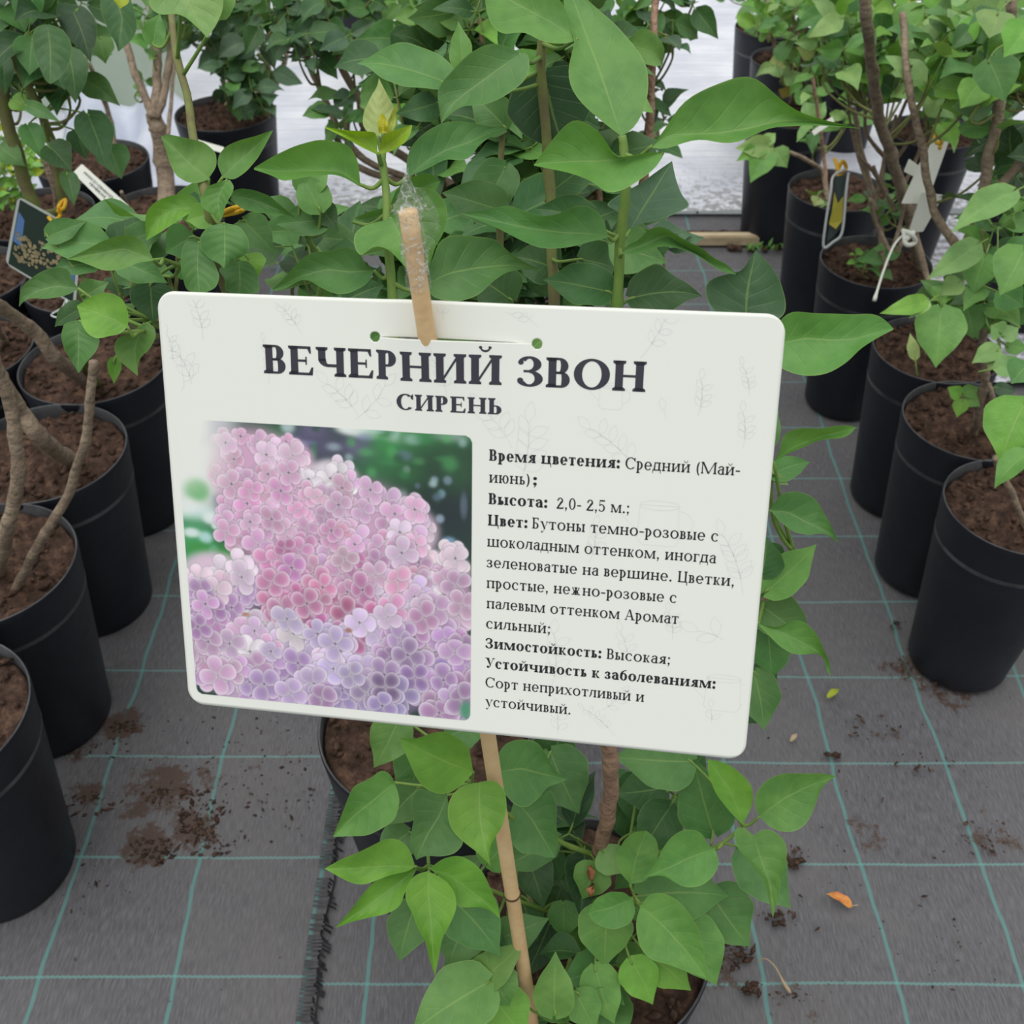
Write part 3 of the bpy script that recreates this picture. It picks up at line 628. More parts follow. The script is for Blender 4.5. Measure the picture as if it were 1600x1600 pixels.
# opening bud at the tip of the green shoot
outline_leaves(L, [
 (None,[(578,212),(566,195),(568,175),(580,150),(589,136),(592,122)],[(590,212),(591,180),(592,150),(592,122)],[(602,212),(618,192),(615,165),(604,146),(597,132),(592,122)],.566,0,'p',-.004),
 (None,[(598,212),(606,190),(612,175),(620,162)],[(604,212),(612,190),(620,162)],[(612,212),(618,195),(620,162)],.560,0,(.45,.50,.09),.002),
 (None,[(592,208),(590,190),(596,176),(603,184)],[(598,208),(599,190),(603,183)],[(604,208),(606,195),(603,184)],.556,0,(.55,.50,.03),.002),
 (None,[(590,238),(588,206),(565,205),(535,203),(508,198)],[(590,239),(570,218),(540,208),(508,199)],[(588,241),(565,230),(535,213),(508,200)],.555,-.005,(.26,.45,.03),.004),
 (None,[(592,238),(598,212),(618,203),(643,195)],[(592,239),(612,224),(630,210),(644,196)],[(594,241),(612,236),(634,222),(642,208),(644,197)],.555,-.005,(.33,.47,.03),.004)],950)
# low hidden leaves inside the shrub
H(560,545,625,505,60,.60,0,0,.2,.05,0,.04,'f',petiole=False); H(815,560,870,515,60,.60,0,0,.2,.05,0,.04,'f',petiole=False); H(700,545,740,500,60,.62,0,0,.2,.05,0,.04,'f',petiole=False)
L.cluster(860,1330,60,70,.90,.04,14,.045,'dkm',up=.8); L.cluster(1030,1280,50,50,.90,.04,8,.045,'dm'); L.cluster(960,1480,80,60,.88,.03,12,.045,'mdf')
L.cluster(700,1480,50,50,.86,.03,6,.045,'dm'); L.cluster(870,1570,60,40,.88,.03,10,.04,'mdf')
L.finish()
wb = MB()
for (x,y,dx,dy,dp) in [(921,1362,3,14,.835),(926,1390,-3,10,.83)]:
    wb.tube([P(x,y-8,dp), P(x+dx,y,dp-.004), P(x+dx,y+dy,dp)], [.0016,.0036,.0012], 7, wob=.8)
wb.build('withered_bud', M['bud'], t)

# --- centre row behind it
x2, y2 = edgeL(497, 1128)
t = potted('potted_lilac', 'pot showing dark soil under the lower edge of the name board', x2, y2); C2 = Plant(t)
C2.stem([Vector((x2,y2,.29)), P(560,900,.93), P(420,640,.82), P(345,420,.70), P(330,330,.64), P(300,215,.66), P(268,20,.70)], .0055,.0022,'twig')
C2.stem([Vector((x2,y2,.29)), P(520,800,.95), P(480,560,.85), P(505,430,.78), P(480,370,.74)], .004,.0018,'green')
C2.stem([P(345,420,.70), P(300,420,.68), P(255,405,.66)], .002,.0012,'green', name='side_shoot')
C2.stem([P(420,640,.82), P(260,520,.74), P(240,500,.72)], .002,.0012,'green', name='side_shoot')
H = C2.leaf_px
for i, a in enumerate([
 
 
 
 
 (300,370,258,395,56,.67,0,0,.2,.08,.1,.05,'m'),(380,345,430,395,56,.68,0,0,.2,.08,.1,.05,'m'),
 (330,335,290,345,40,.645,0,0,.2,.05,0,.03,'b'),(385,400,400,440,50,.67,0,0,.2,.05,0,.05,'b'),
 (470,300,515,245,50,.72,0,0,.2,.05,0,.05,'f'),(500,330,470,270,54,.72,0,0,.2,.05,0,.05,'f'),(510,345,430,350,50,.73,0,0,.2,.05,.1,.05,'m'),(500,320,528,360,40,.73,0,0,.2,.05,.1,.05,'d'),
 
 
 (235,445,240,505,66,.68,0,0,.2,.05,0,.05,'d'),
 (190,410,262,442,50,.66,0,0,.2,.08,.1,.05,'m'),(130,465,170,440,36,.68,0,0,.2,.08,.1,.05,'m'),(180,560,178,600,20,.67,0,0,.3,.1,.1,.06,'b'),
 (130,480,84,510,30,.68,0,20,.2,.08,.1,.05,'d'),(225,420,190,395,40,.69,0,0,.2,.08,.1,.05,'m'),(75,370,135,345,36,.72,0,0,.2,.08,.1,.05,'m'),
 (350,-20,300,40,60,.63,0,0,.2,.06,.1,.06,'f'),(240,70,250,20,34,.7,0,0,.2,.06,.1,.06,'f'),
 ]):
    H(*a, seed=300+i, ns=18, nt=6)
C2.stem([P(212,522,.64), P(238,512,.68)], .0011,.0011,'green', name='petiole')
c1, c4, c5 = cv(0,0,3.2), cv(0,0,5.333), cv(0,450,4.0)
outline_leaves(C2, [
 (c1,[(1045,890),(1085,830),(1080,760),(1020,710),(930,690),(840,670),(805,682)],[(1045,892),(960,830),(880,750),(805,682)],[(1045,895),(1000,915),(940,915),(880,880),(850,820),(830,750),(805,685)],.64,0,'f',.005),
 (c1,[(1110,880),(1085,820),(1095,770),(1130,730),(1200,700),(1280,680),(1365,650)],[(1115,885),(1200,800),(1290,725),(1365,651)],[(1120,890),(1170,900),(1230,860),(1290,790),(1330,720),(1365,652)],.64,0,'f',.006),
 (c1,[(1125,900),(1040,930),(1000,990),(1010,1040),(1060,1070),(1100,1110)],[(1135,900),(1090,990),(1100,1111)],[(1150,900),(1170,930),(1165,960),(1130,1020),(1115,1080),(1100,1112)],.63,0,'f',.006),
 (c1,[(990,1040),(985,985),(930,970),(860,975),(790,1000),(740,1040),(725,1090),(730,1200)],[(990,1048),(880,1040),(790,1090),(731,1201)],[(990,1055),(940,1070),(880,1110),(820,1150),(770,1180),(732,1202)],.65,0,'b',.006),
 (c1,[(1155,960),(1200,940),(1270,950),(1350,980),(1420,1040),(1480,1090)],[(1155,980),(1250,995),(1350,1030),(1480,1091)],[(1150,1000),(1220,1050),(1300,1065),(1380,1070),(1430,1075),(1480,1092)],.655,0,'m',.006),
 (c1,[(1122,1115),(1040,1130),(1000,1180),(1000,1230),(1040,1290),(1100,1320),(1120,1342)],[(1123,1118),(1125,1230),(1120,1342)],[(1125,1115),(1200,1130),(1245,1200),(1245,1260),(1200,1290),(1150,1310),(1120,1343)],.63,0,'m',-.004),
 (c1,[(990,1215),(930,1200),(905,1260),(905,1350),(930,1450),(1000,1475)],[(992,1215),(985,1340),(1000,1475)],[(995,1212),(1060,1290),(1100,1380),(1080,1440),(1000,1475)],.642,0,'m',.004),
 (c1,[(1190,1300),(1120,1320),(1090,1350),(1130,1400),(1120,1450),(1200,1485)],[(1195,1300),(1200,1400),(1200,1485)],[(1200,1300),(1250,1310),(1290,1370),(1300,1460),(1200,1486)],.66,0,'m',.004),
 (c1,[(765,1295),(730,1220),(680,1180),(600,1175),(510,1205),(430,1250),(335,1295)],[(765,1300),(620,1240),(480,1270),(335,1296)],[(760,1305),(700,1310),(600,1350),(520,1355),(460,1330),(380,1300),(335,1297)],.62,0,'f',.006),
 (c1,[(385,1435),(350,1380),(350,1345),(280,1330),(200,1360),(130,1410),(100,1450),(95,1530)],[(388,1440),(280,1430),(170,1460),(96,1532)],[(390,1445),(350,1470),(300,1485),(230,1495),(160,1490),(110,1510),(97,1534)],.66,0,'m',.006),
 (c5,[(800,240),(805,160),(770,70),(700,30),(630,30),(560,60),(480,110)],[(798,242),(700,190),(600,150),(480,111)],[(795,245),(750,290),(680,300),(610,320),(550,290),(510,230),(500,170),(480,112)],.635,0,'b',.004),
 (c5,[(480,200),(400,220),(380,300),(400,380),(440,450),(490,530)],[(490,205),(490,350),(491,531)],[(500,200),(540,280),(630,320),(600,400),(550,450),(492,532)],.65,0,'m',.005),
 (c5,[(880,230),(800,290),(730,310),(710,380),(740,450),(800,500),(860,550)],[(900,220),(840,380),(861,552)],[(920,210),(970,250),(975,310),(930,390),(880,430),(862,480),(862,553)],.66,0,'f',.005),
 (c1,[(900,-200),(780,-80),(735,10),(770,65),(820,80),(870,62),(930,85),(990,140),(1035,190)],[(900,-200),(920,-50),(980,80),(1035,190)],[(900,-200),(1050,-150),(1120,-50),(1115,50),(1080,130),(1035,190)],.62,0,'l',.005)],1200)
C2.cluster(330,400,60,45,.74,.03,10,.042,'mdf'); C2.cluster(220,430,60,50,.76,.03,12,.042,'md')
C2.cluster(470,420,60,40,.82,.04,12,.045,'mdf')
C2.finish()
x3, y3 = .02, 1.02
t = potted('potted_lilac', 'bushy lilac rising behind the bamboo cane and name board in the middle row', x3, y3); C3 = Plant(t)
for pts in ([(820,420,1.02),(800,300,.98),(765,150,.95),(750,30,.95)], [(905,470,1.05),(925,400,1.0),(935,330,.98),(915,200,.95),(905,60,.92)],[(700,430,1.0),(690,300,.98),(700,160,.98)],[(620,430,1.05),(640,300,1.0),(650,200,1.0)],[(960,440,1.08),(1000,300,1.05),(1020,100,1.0),(1025,-30,1.0)]):
    C3.stem([Vector((x3+rng.randn()*.01,y3,.29)), P(830,520,1.15)]+[P(*p) for p in pts], .0075,.003,'barkred')
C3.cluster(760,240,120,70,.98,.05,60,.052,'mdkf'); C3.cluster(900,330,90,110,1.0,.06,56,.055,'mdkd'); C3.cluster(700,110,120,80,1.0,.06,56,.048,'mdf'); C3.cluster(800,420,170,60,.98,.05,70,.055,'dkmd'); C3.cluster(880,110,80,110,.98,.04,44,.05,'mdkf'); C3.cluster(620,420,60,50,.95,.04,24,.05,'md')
C3.cluster(1020,380,60,70,1.0,.03,10,.045,'dg'); C3.cluster(800,30,150,40,.95,.05,44,.048,'mfbd')
C3.finish()
x4, y4 = -.03, 1.62
t = potted('potted_lilac', 'lilac with thick slanting grey stems and small curled leaves in the middle row', x4, y4); C4 = Plant(t)
for pts,r in (([(640,190),(600,110),(565,20),(550,-40)],.008), ([(585,215),(560,150),(520,80),(480,-10)],.0075), ([(560,260),(515,170),(470,70),(440,0)],.006), ([(570,250),(540,185),(530,175)],.006), ([(520,400),(505,330),(500,300)],.005), ([(1000,260),(1015,120),(1030,30)],.007)):
    C4.stem([Vector((x4+rng.randn()*.02,y4,.29)), P(760,330,1.72)]+[P(a,b,1.55) for a,b in pts], r, r*.65, 'bark')
g = ['g','g','d','m']
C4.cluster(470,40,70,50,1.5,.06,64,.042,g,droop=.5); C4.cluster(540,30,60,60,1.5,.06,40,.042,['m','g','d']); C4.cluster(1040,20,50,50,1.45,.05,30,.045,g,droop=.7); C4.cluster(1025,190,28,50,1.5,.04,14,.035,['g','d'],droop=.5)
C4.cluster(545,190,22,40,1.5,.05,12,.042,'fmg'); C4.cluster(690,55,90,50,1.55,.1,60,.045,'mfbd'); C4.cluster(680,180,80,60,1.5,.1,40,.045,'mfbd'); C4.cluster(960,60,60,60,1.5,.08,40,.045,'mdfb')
C4.finish()
# --- left row
PLL = []
for k, (pts, lab) in enumerate([((40,1118),'front black pot of the left row, its soil half outside the photo'), ((115,880),'second black pot of the left row, two smooth bare stems rising from its soil'), ((195,705),'third black pot of the left row, thick slanting stem, yellow scrap on its soil'), ((262,566),'lilac in the left row whose black pot reaches behind the name board edge')]):
    x, y = edgeR(*pts); tt = potted('potted_lilac', lab, x, y); PLL.append((tt, x, y))
t, x, y = PLL[1]; A = Plant(t)
A.stem([PZ(22,925,.287), P(60,850,1.13), P(105,775,1.08), P(132,690,1.03), P(142,620,1.0), P(146,565,.98)], .0052, .0042, 'bark')
A.stem([PZ(-5,900,.287), P(10,840,1.12), P(30,745,1.06), P(22,680,1.03), P(4,600,1.0), P(-30,520,.95)], .0075, .006, 'bark')
t, x, y = PLL[2]; A = Plant(t)
A.stem([PZ(112,722,.287), P(70,690,1.24), P(30,640,1.2), P(0,590,1.15), P(-60,520,1.1)], .011, .008, 'bark')
t, x, y = PLL[3]; A = Plant(t)
A.stem([PZ(142,602,.287), P(100,570,1.42), P(50,515,1.36), P(0,480,1.3), P(-60,430,1.2)], .010, .0075, 'bark')
A.stem([PZ(150,604,.287), P(120,520,1.38), P(110,430,1.3), P(60,340,1.25), P(20,220,1.2), P(-5,110,1.15)], .0085, .007, 'twig')
A.stem([P(60,340,1.27), P(98,320,1.26), P(80,230,1.2), P(60,160,1.15), P(10,80,1.1), P(-20,60,1.1)], .006, .004, 'twig')
H = A.leaf_px
for i, a in enumerate([
 (50,60,46,118,54,1.08,0,0,.12,.06,0,.04,'m'),(106,78,118,162,52,1.08,0,0,.12,.06,0,.04,'d'),
 (112,14,142,98,52,1.1,0,0,.12,.06,0,.04,'k'),(120,15,98,52,46,1.1,0,0,.15,.06,0,.04,'g'),
 (136,178,166,262,56,1.15,0,0,.18,.06,0,.04,'d'),(76,228,112,268,48,1.15,0,0,.2,.08,0,.04,'d'),(104,270,116,322,28,1.15,0,0,.2,.08,0,.04,'d'),
 (40,164,96,192,22,1.1,0,0,.2,.1,0,.04,'m'),(44,196,66,250,36,1.15,0,0,.2,.1,0,.04,'m'),(120,205,134,250,40,1.17,0,0,.2,.1,0,.04,'d'),
 (20,10,40,52,50,1.1,0,0,.2,.1,0,.04,'m'),(60,-10,80,40,50,1.1,0,0,.2,.1,0,.04,'m'),(5,90,8,150,30,1.1,0,0,.2,.1,0,.04,'d'),
 (130,125,188,166,40,1.2,0,0,.2,.1,0,.04,'m'),(170,230,190,280,50,1.2,0,0,.2,.1,0,.04,'m'),(0,230,40,260,40,1.2,0,0,.2,.1,0,.04,'m'),
 (30,130,60,100,40,1.14,0,0,.2,.1,0,.04,'d'),(155,60,165,100,40,1.14,0,0,.2,.1,0,.04,'f'),(200,5,150,-20,50,1.1,0,0,.2,.1,0,.04,'d'),
 (190,-5,188,14,22,1.0,0,0,.2,.1,0,.04,'y'),(20,155,50,175,30,1.14,0,0,.2,.1,0,.04,'b')]):
    H(*a, seed=500+i, ns=14, nt=5)
outline_leaves(A, [
 (c4,[(840,-80),(835,60),(870,180),(920,290),(965,360),(985,430)],[(950,-80),(1020,150),(1000,300),(987,430)],[(1060,-80),(1120,80),(1145,220),(1120,310),(1050,380),(987,430)],1.05,0,'d',.008),
 (c4,[(390,200),(300,220),(265,300),(280,450),(330,560),(380,680),(420,700)],[(395,215),(420,400),(420,700)],[(400,200),(520,240),(590,340),(605,440),(560,570),(490,660),(420,702)],1.03,0,'d',.004),
 (c4,[(560,780),(500,700),(480,640),(560,560),(610,470),(610,830)],[(570,790),(600,700),(605,600),(610,850)][:1]+[(600,700),(560,850)],[(575,780),(680,700),(730,620),(720,560),(660,490),(610,830)],1.06,0,'d',.004)][:2], 1300)
A.cluster(60,40,80,50,1.15,.05,40,.058,'mddk'); A.cluster(110,90,50,60,1.2,.05,16,.055,'mdd'); A.cluster(40,150,40,60,1.22,.05,12,.045,'mdf')
A.finish()
for k, (pts, lab) in enumerate([((48,545),'black inner left pot with a pale worn rim at the photo edge'),((112,395),'inner left pot with loose brown soil under the photo tag'),((340,330),'pot under the forked grey trunk beside the tarp'),((224,262),'black potted lilac behind the small white written label'),((160,300),'pot with reddish soil beside the yellow-green seedlings'),((236,378),'pot with a pale rim ring between the label and the trunk'),((430,175),'tall pot with bare woody stubs in front of the pale aisle')]):
    x, y = edgeR(*pts) if k in (0, 6) else {1:(-.94,1.62),2:(-.66,1.87),3:(-.86,2.10),4:(-.90,1.86),5:(-.72,1.61)}[k]
    tt = potted('potted_lilac', lab, x, y); B_ = Plant(tt)
    if k == 2:
        B_.stem([PZ(262,345,.29), P(258,270,2.0), P(248,205,1.96), P(240,180,1.95)], .017, .0145, 'bark', sides=12)
        for pts2, r in (([(240,185),(218,130),(198,65),(196,-30)],.008),([(242,185),(246,100),(238,10),(236,-30)],.009),([(244,185),(262,120),(268,40),(270,-30)],.0075),([(262,215),(270,130),(280,60)],.004)):
            B_.stem([P(a,b,1.94) for a,b in pts2], r, r*.7, 'bark')
        B_.cluster(235,20,45,30,1.94,.04,20,.04,'mfd'); B_.cluster(255,120,45,50,1.94,.05,8,.035,'mf')
    if k == 0: B_.stem([PZ(10,540,.29), P(-40,440,1.4)], .006,.005,'bark')
    if k == 3: B_.stem([PZ(190,285,.29), P(170,180,2.1), P(140,100,2.0)], .006,.004,'bark'); B_.cluster(160,100,40,50,2.0,.05,10,.05,'md')
    if k == 1: B_.stem([PZ(75,400,.29), P(90,320,1.7), P(50,200,1.6)], .006,.004,'bark')
    if k == 6:
        for q in range(7): B_.stem([PZ(355+q*6,172,.29), P(350+q*9,140,2.5), P(345+q*12,100,2.45)], .006,.004,'barkred')
        for pts3 in ([(400,160),(370,100),(340,20)], [(405,160),(420,110),(400,40)], [(410,160),(440,110),(460,20)]):
            B_.stem([PZ(375,172,.29)]+[P(a_,b_,2.3) for a_,b_ in pts3], .008, .004, 'bark')
        B_.cluster(370,45,65,45,2.25,.08,90,.058,g,droop=.4); B_.cluster(392,125,42,45,2.25,.06,56,.058,g,droop=.5); B_.cluster(310,60,25,35,2.25,.05,16,.055,g)
        B_.cluster(366,140,16,15,2.4,.02,4,.04,'lf')
    if k == 5: B_.stem([PZ(215,360,.29), P(190,300,1.75)], .004,.003,'bark')
    B_.finish()
x, y = -1.14, 1.80
t = potted('potted_spirea', 'low bright yellow-green seedling bush at the left photo edge', x, y); B_ = Plant(t)
B_.stem([Vector((x,y,.29)), P(15,300,1.9), P(12,230,1.9)], .003,.002,'green'); B_.cluster(15,265,40,60,1.9,.05,150,.022,['b','l','y','b'],twigs=False,ns=5,nt=2); B_.finish()

# --- right row
PR = []
for k, (pts, lab) in enumerate([((1478,790),'nearest black pot of the right row, with heaped rough soil'),((1413,655),'second pot of the right row, soil spilling over its rim'),((1366,545),'third pot of the right row, heart-shaped leaves hanging over it'),((1283,408),'fourth pot of the right row, white tie tail hanging before it'),((1233,296),'fifth pot of the right row, clear leaf card hanging over it')]):
    x, y = edgeL(*pts, RE); PR.append((potted('potted_lilac', lab, x, y, s=RE), x, y))
for k, (pts, lab) in enumerate([((1168,175),'tall pot whose side stands against the pale aisle'),((1174,92),'pot with a light rim ring behind the aisle leaves'),((1149,42),'farthest pot visible in the right row'),((1388,205),'inner right pot with bare soil behind the white strip label'),((1288,60),'inner right pot hidden by the bright leaves')]):
    x, y = edgeL(*pts, RE); PR.append((potted('potted_lilac', lab, x, y, s=RE), x, y))
def rp(i): t, x, y = PR[i]; return Plant(t), x, y
A, x, y = rp(0)
A.stem([PZ(1610,840,.29), P(1585,780,1.3), P(1562,735,1.26), P(1556,715,1.24)], .0045,.004,'bark')
A.stem([PZ(1625,840,.29), P(1640,700,1.1), P(1610,640,.95)], .005,.003,'bark')
for i, a in enumerate([(1602,628,1562,724,92,.95,0,0,.14,.05,0,.04,'b'),(1606,708,1553,762,40,.93,0,20,.2,.08,.1,.04,'f'),(1606,570,1580,600,50,.96,0,0,.14,.05,0,.04,'m')]): A.leaf_px(*a, seed=700+i)
A.finish()
A, x, y = rp(1)
A.stem([PZ(1520,682,.29), P(1530,640,1.38), P(1540,590,1.33), P(1535,540,1.3), P(1540,480,1.25)], .0058,.0045,'bark')
A.stem([PZ(1538,680,.29), P(1552,630,1.35), P(1545,600,1.32)], .0035,.003,'bark')
for i, a in enumerate([(1565,520,1548,508,32,1.2,0,0,.14,.05,0,.04,'l'),(1565,525,1592,512,30,1.2,0,0,.1,.05,0,.04,'l'),(1560,545,1518,568,32,1.2,0,0,.14,.05,0,.04,'l'),(1565,555,1545,580,34,1.2,0,0,.14,.05,0,.04,'l'),(1555,575,1608,572,34,1.18,0,0,.14,.05,0,.04,'l'),(1572,540,1606,545,26,1.22,0,0,.14,.05,0,.04,'f'),(1500,618,1480,605,22,1.35,0,0,.2,.05,0,.05,'b'),(1505,615,1530,605,22,1.35,0,0,.2,.05,0,.05,'f'),(1505,625,1495,652,24,1.35,0,0,.2,.05,0,.05,'b'),(1510,620,1532,635,20,1.35,0,0,.2,.05,0,.05,'f'),(1555,605,1588,612,22,1.36,0,0,.2,.05,0,.05,'g')]): A.leaf_px(*a, seed=720+i, ns=12, nt=4)
A.finish()
A, x, y = rp(2)
A.stem([PZ(1450,560,.29), P(1480,480,1.5), P(1505,400,1.42), P(1530,330,1.35), P(1545,240,1.3), P(1570,130,1.25), P(1580,0,1.2)], .0085,.006,'bark')
A.stem([P(1505,400,1.42), P(1460,330,1.4), P(1440,230,1.35), P(1420,130,1.3), P(1410,20,1.3)], .006,.004,'bark')
A.stem([P(1530,330,1.35), P(1600,240,1.3), P(1620,160,1.3)], .006,.004,'bark')
for i, a in enumerate([(1470,482,1462,575,76,1.22,0,0,.14,.05,0,.04,'f'),(1582,300,1486,364,46,1.15,0,12,.3,.06,0,.04,'l'),(1600,390,1562,462,72,1.15,0,0,.14,.05,0,.04,'f'),
  (1526,382,1448,436,44,1.2,0,0,.2,.06,0,.04,'l'),(1540,400,1520,460,54,1.22,0,0,.14,.05,0,.04,'f'),(1446,470,1374,490,30,1.2,0,0,.2,.05,0,.04,'b'),(1450,472,1420,498,20,1.2,0,0,.2,.05,0,.04,'l'),
  (1500,440,1470,462,34,1.22,0,0,.2,.05,0,.04,'l'),(1560,455,1600,480,50,1.2,0,0,.2,.05,0,.04,'m'),(1510,480,1520,530,50,1.25,0,0,.2,.05,0,.04,'m'),(1535,480,1560,520,44,1.25,0,0,.2,.05,0,.04,'m'),
  (1430,560,1422,520,18,1.3,0,0,.2,.05,0,.04,'p'),(1604,40,1568,90,60,1.1,0,0,.2,.05,0,.04,'b'),(1560,20,1545,60,60,1.15,0,0,.2,.05,0,.04,'l'),(1545,95,1570,160,66,1.2,0,0,.14,.05,0,.04,'m'),(1530,130,1500,170,50,1.25,0,0,.14,.05,0,.04,'b')]): A.leaf_px(*a, seed=740+i, ns=14, nt=5)
A.cluster(1560,120,50,90,1.3,.06,40,.05,'mfdb'); A.cluster(1575,420,40,90,1.3,.06,26,.05,'mfd'); A.cluster(1500,90,70,60,1.35,.06,44,.05,'bfml'); A.cluster(1570,290,30,60,1.4,.06,14,.05,'kd'); A.cluster(1500,470,50,40,1.35,.04,14,.045,'mf')
A.finish()
A, x, y = rp(3)
A.stem([PZ(1385,425,.29), P(1370,330,1.85), P(1345,230,1.8), P(1330,150,1.75)], .0065,.004,'bark')
A.stem([PZ(1440,425,.29), P(1425,355,1.75), P(1395,250,1.6), P(1375,190,1.5), P(1362,100,1.4), P(1350,0,1.3), P(1348,-50,1.3)], .0095,.0065,'bark')
for a, b in (((1400,310),(1452,190)),((1405,300),(1380,210)),((1415,340),(1470,250)),((1385,300),(1340,240)),((1410,320),(1440,280)),((1390,260),(1430,200)),((1400,330),(1365,260)),((1395,390),(1415,300)),((1392,395),(1360,310)),((1400,395),(1440,320)),((1385,250),(1350,170)),((1370,330),(1330,200)),((1365,320),(1400,180)),((1375,300),(1420,150))):
    A.stem([P(*a,1.72), P((a[0]+b[0])/2+rng.randn()*4,(a[1]+b[1])/2,1.7), P(*b,1.66)], .0036,.0026,'bark')
A.stem([P(1430,370,1.75), P(1450,440,1.72), P(1445,500,1.6)], .006,.004,'bark')
A.cluster(1390,80,110,60,1.6,.1,110,.045,'mfbdl'); A.cluster(1460,130,70,60,1.6,.1,60,.045,'bfml'); A.cluster(1350,60,60,60,1.65,.08,40,.045,'mdf'); A.cluster(1385,320,40,50,1.8,.04,14,.035,['m','f','g']); A.cluster(1370,400,30,20,1.75,.03,6,.035,'m'); A.cluster(1330,410,10,6,1.8,.01,2,.02,'b')
A.finish()
A, x, y = rp(4)
A.stem([PZ(1292,318,.29), P(1285,270,2.05), P(1260,250,2.02), P(1235,238,2.0)], .0048,.004,'bark')
A.stem([PZ(1292,318,.29), P(1288,250,2.05), P(1280,190,2.0), P(1270,120,1.95)], .004,.003,'barkred')
for i, a in enumerate([(1205,230,1148,232,34,2.0,0,0,.2,.05,0,.04,'l'),(1200,235,1172,286,40,2.0,0,0,.2,.05,0,.04,'f'),(1210,235,1230,262,34,2.0,0,0,.2,.05,0,.04,'l'),(1195,230,1150,252,26,2.0,0,0,.2,.05,0,.04,'b'),(1195,222,1212,208,20,2.0,0,0,.2,.05,0,.04,'l'),(1280,310,1272,322,22,2.0,0,0,.2,.05,0,.04,'p')]): A.leaf_px(*a, seed=780+i, ns=10, nt=4)
A.cluster(1300,180,40,60,2.1,.05,24,.045,['m','f','l']); A.cluster(1280,320,12,8,2.05,.01,3,.03,'l')
A.finish()
A, x, y = rp(5)
for q in range(4): A.stem([PZ(1235+q*14,165,.29), P(1250+q*10,110,2.3), P(1260+q*14,40,2.2)], .005,.0035,'bark')
A.cluster(1270,110,60,50,2.3,.08,70,.045,['l','f','m','p']); A.cluster(1300,40,80,50,2.2,.1,70,.048,['b','f','m','l']); A.finish()
A, x, y = rp(6)
A.stem([PZ(1215,110,.29), P(1208,60,2.6), P(1190,20,2.5), P(1180,-40,2.4)], .006,.004,'bark'); A.cluster(1230,130,40,20,2.7,.05,10,.04,'fm'); A.cluster(1210,20,50,30,2.5,.1,40,.048,['b','f','m']); A.finish()
A, x, y = rp(7)
A.stem([PZ(1190,48,.29), P(1200,0,2.9), P(1190,-40,2.9)], .006,.004,'bark'); A.cluster(1180,-5,50,25,2.9,.1,30,.05,['b','f','m']); A.finish()
A, x, y = rp(8)
A.stem([PZ(1450,205,.29), P(1440,120,2.2), P(1430,20,2.1)], .006,.004,'bark'); A.cluster(1450,40,110,50,2.1,.1,90,.05,['b','f','m','y','l']); A.cluster(1420,110,40,40,2.1,.1,24,.045,['m','f']); A.finish()
A, x, y = rp(9)
A.stem([PZ(1330,80,.29), P(1330,20,2.6), P(1320,-40,2.5)], .006,.004,'bark'); A.cluster(1330,10,60,40,2.5,.1,50,.05,['b','f','m','k']); A.finish()
for k, (px, py) in enumerate([(1650,290),(1560,60)]):
    x, y = ctr(px, py); tt = potted('potted_lilac', ['leafy dark lilac at the right photo edge over pale film','bright leafy lilac in the far right corner'][k], x, y); A = Plant(tt)
    A.stem([Vector((x,y,.29)), Vector((x,y-.05,.6)), Vector((x-.05,y-.15,.85))], .006,.004,'bark')
    A.cluster([1580,1540][k],[230,10][k],[30,60][k],[50,40][k],[1.7,2.2][k],.08,[24,50][k],.05,['dkm','bfm'][k]); A.finish()
# far leafy background over the aisle head
for k, (px, py, cx, d_, lab) in enumerate([(700,40,680,2.5,'green lilac standing far down the middle row'),(560,-60,600,3.0,'bright lilac at the far end of the middle row')]):
    x, y = ctr(px, py); tt = potted('potted_lilac', lab, x, y); A = Plant(tt)
    A.stem([Vector((x,y,.29)), Vector((x,y-.03,.6)), Vector((x-.02,y-.06,.8))], .007,.004,'bark')
    A.cluster(cx,[90,10][k],[130,90][k],[60,30][k],d_,.1,[80,44][k],.05,['mfdb','bfl'][k]); A.finish()

if False: pass

# ---------------------------------------------------------------- name board
SWd, SHt = .2822, .21
def homog(Pw, q):
    A = []
    for (x, y), (u, v) in zip(Pw, q):
        A.append([x,y,1,0,0,0,-u*x,-u*y,-u]); A.append([0,0,0,x,y,1,-v*x,-v*y,-v])
    return np.linalg.svd(np.array(A))[2][-1].reshape(3,3)
HM = homog([(-SWd/2,SHt/2),(SWd/2,SHt/2),(SWd/2,-SHt/2),(-SWd/2,-SHt/2)], [(245,454),(1229,491),(1163,1188),(296,1099)]); HI = np.linalg.inv(HM)
def S2(px, py): v = HI @ np.array([px, py, 1.]); return v[:2]/v[2]
G_ = np.array([[1/FP,0,-800/FP],[0,1/FP,-800/FP],[0,0,1]]) @ HM
G_ /= (np.linalg.norm(G_[:,0])*np.linalg.norm(G_[:,1]))**.5
if G_[2,2] < 0: G_ = -G_
def camv(c): return CR*c[0]-CU*c[1]+CF*c[2]
ex = camv(G_[:,0]).normalized(); ey = camv(G_[:,1]); ey = (ey-ex*ey.dot(ex)).normalized(); ez = ex.cross(ey); org = CP+camv(G_[:,2])
SM = Matrix(((ex.x,ey.x,ez.x,org.x),(ex.y,ey.y,ez.y,org.y),(ex.z,ey.z,ez.z,org.z),(0,0,0,1)))
sign = thing('plant_name_board', 'large white rounded board with Cyrillic title and lilac picture, hung on the bamboo cane', 'sign')
sign.matrix_world = SM
hl = S2(586,526); hr = S2(839,537); slx = S2(668,528)[0]; YS = float((hl[1]+hr[1])/2); HR = .0023
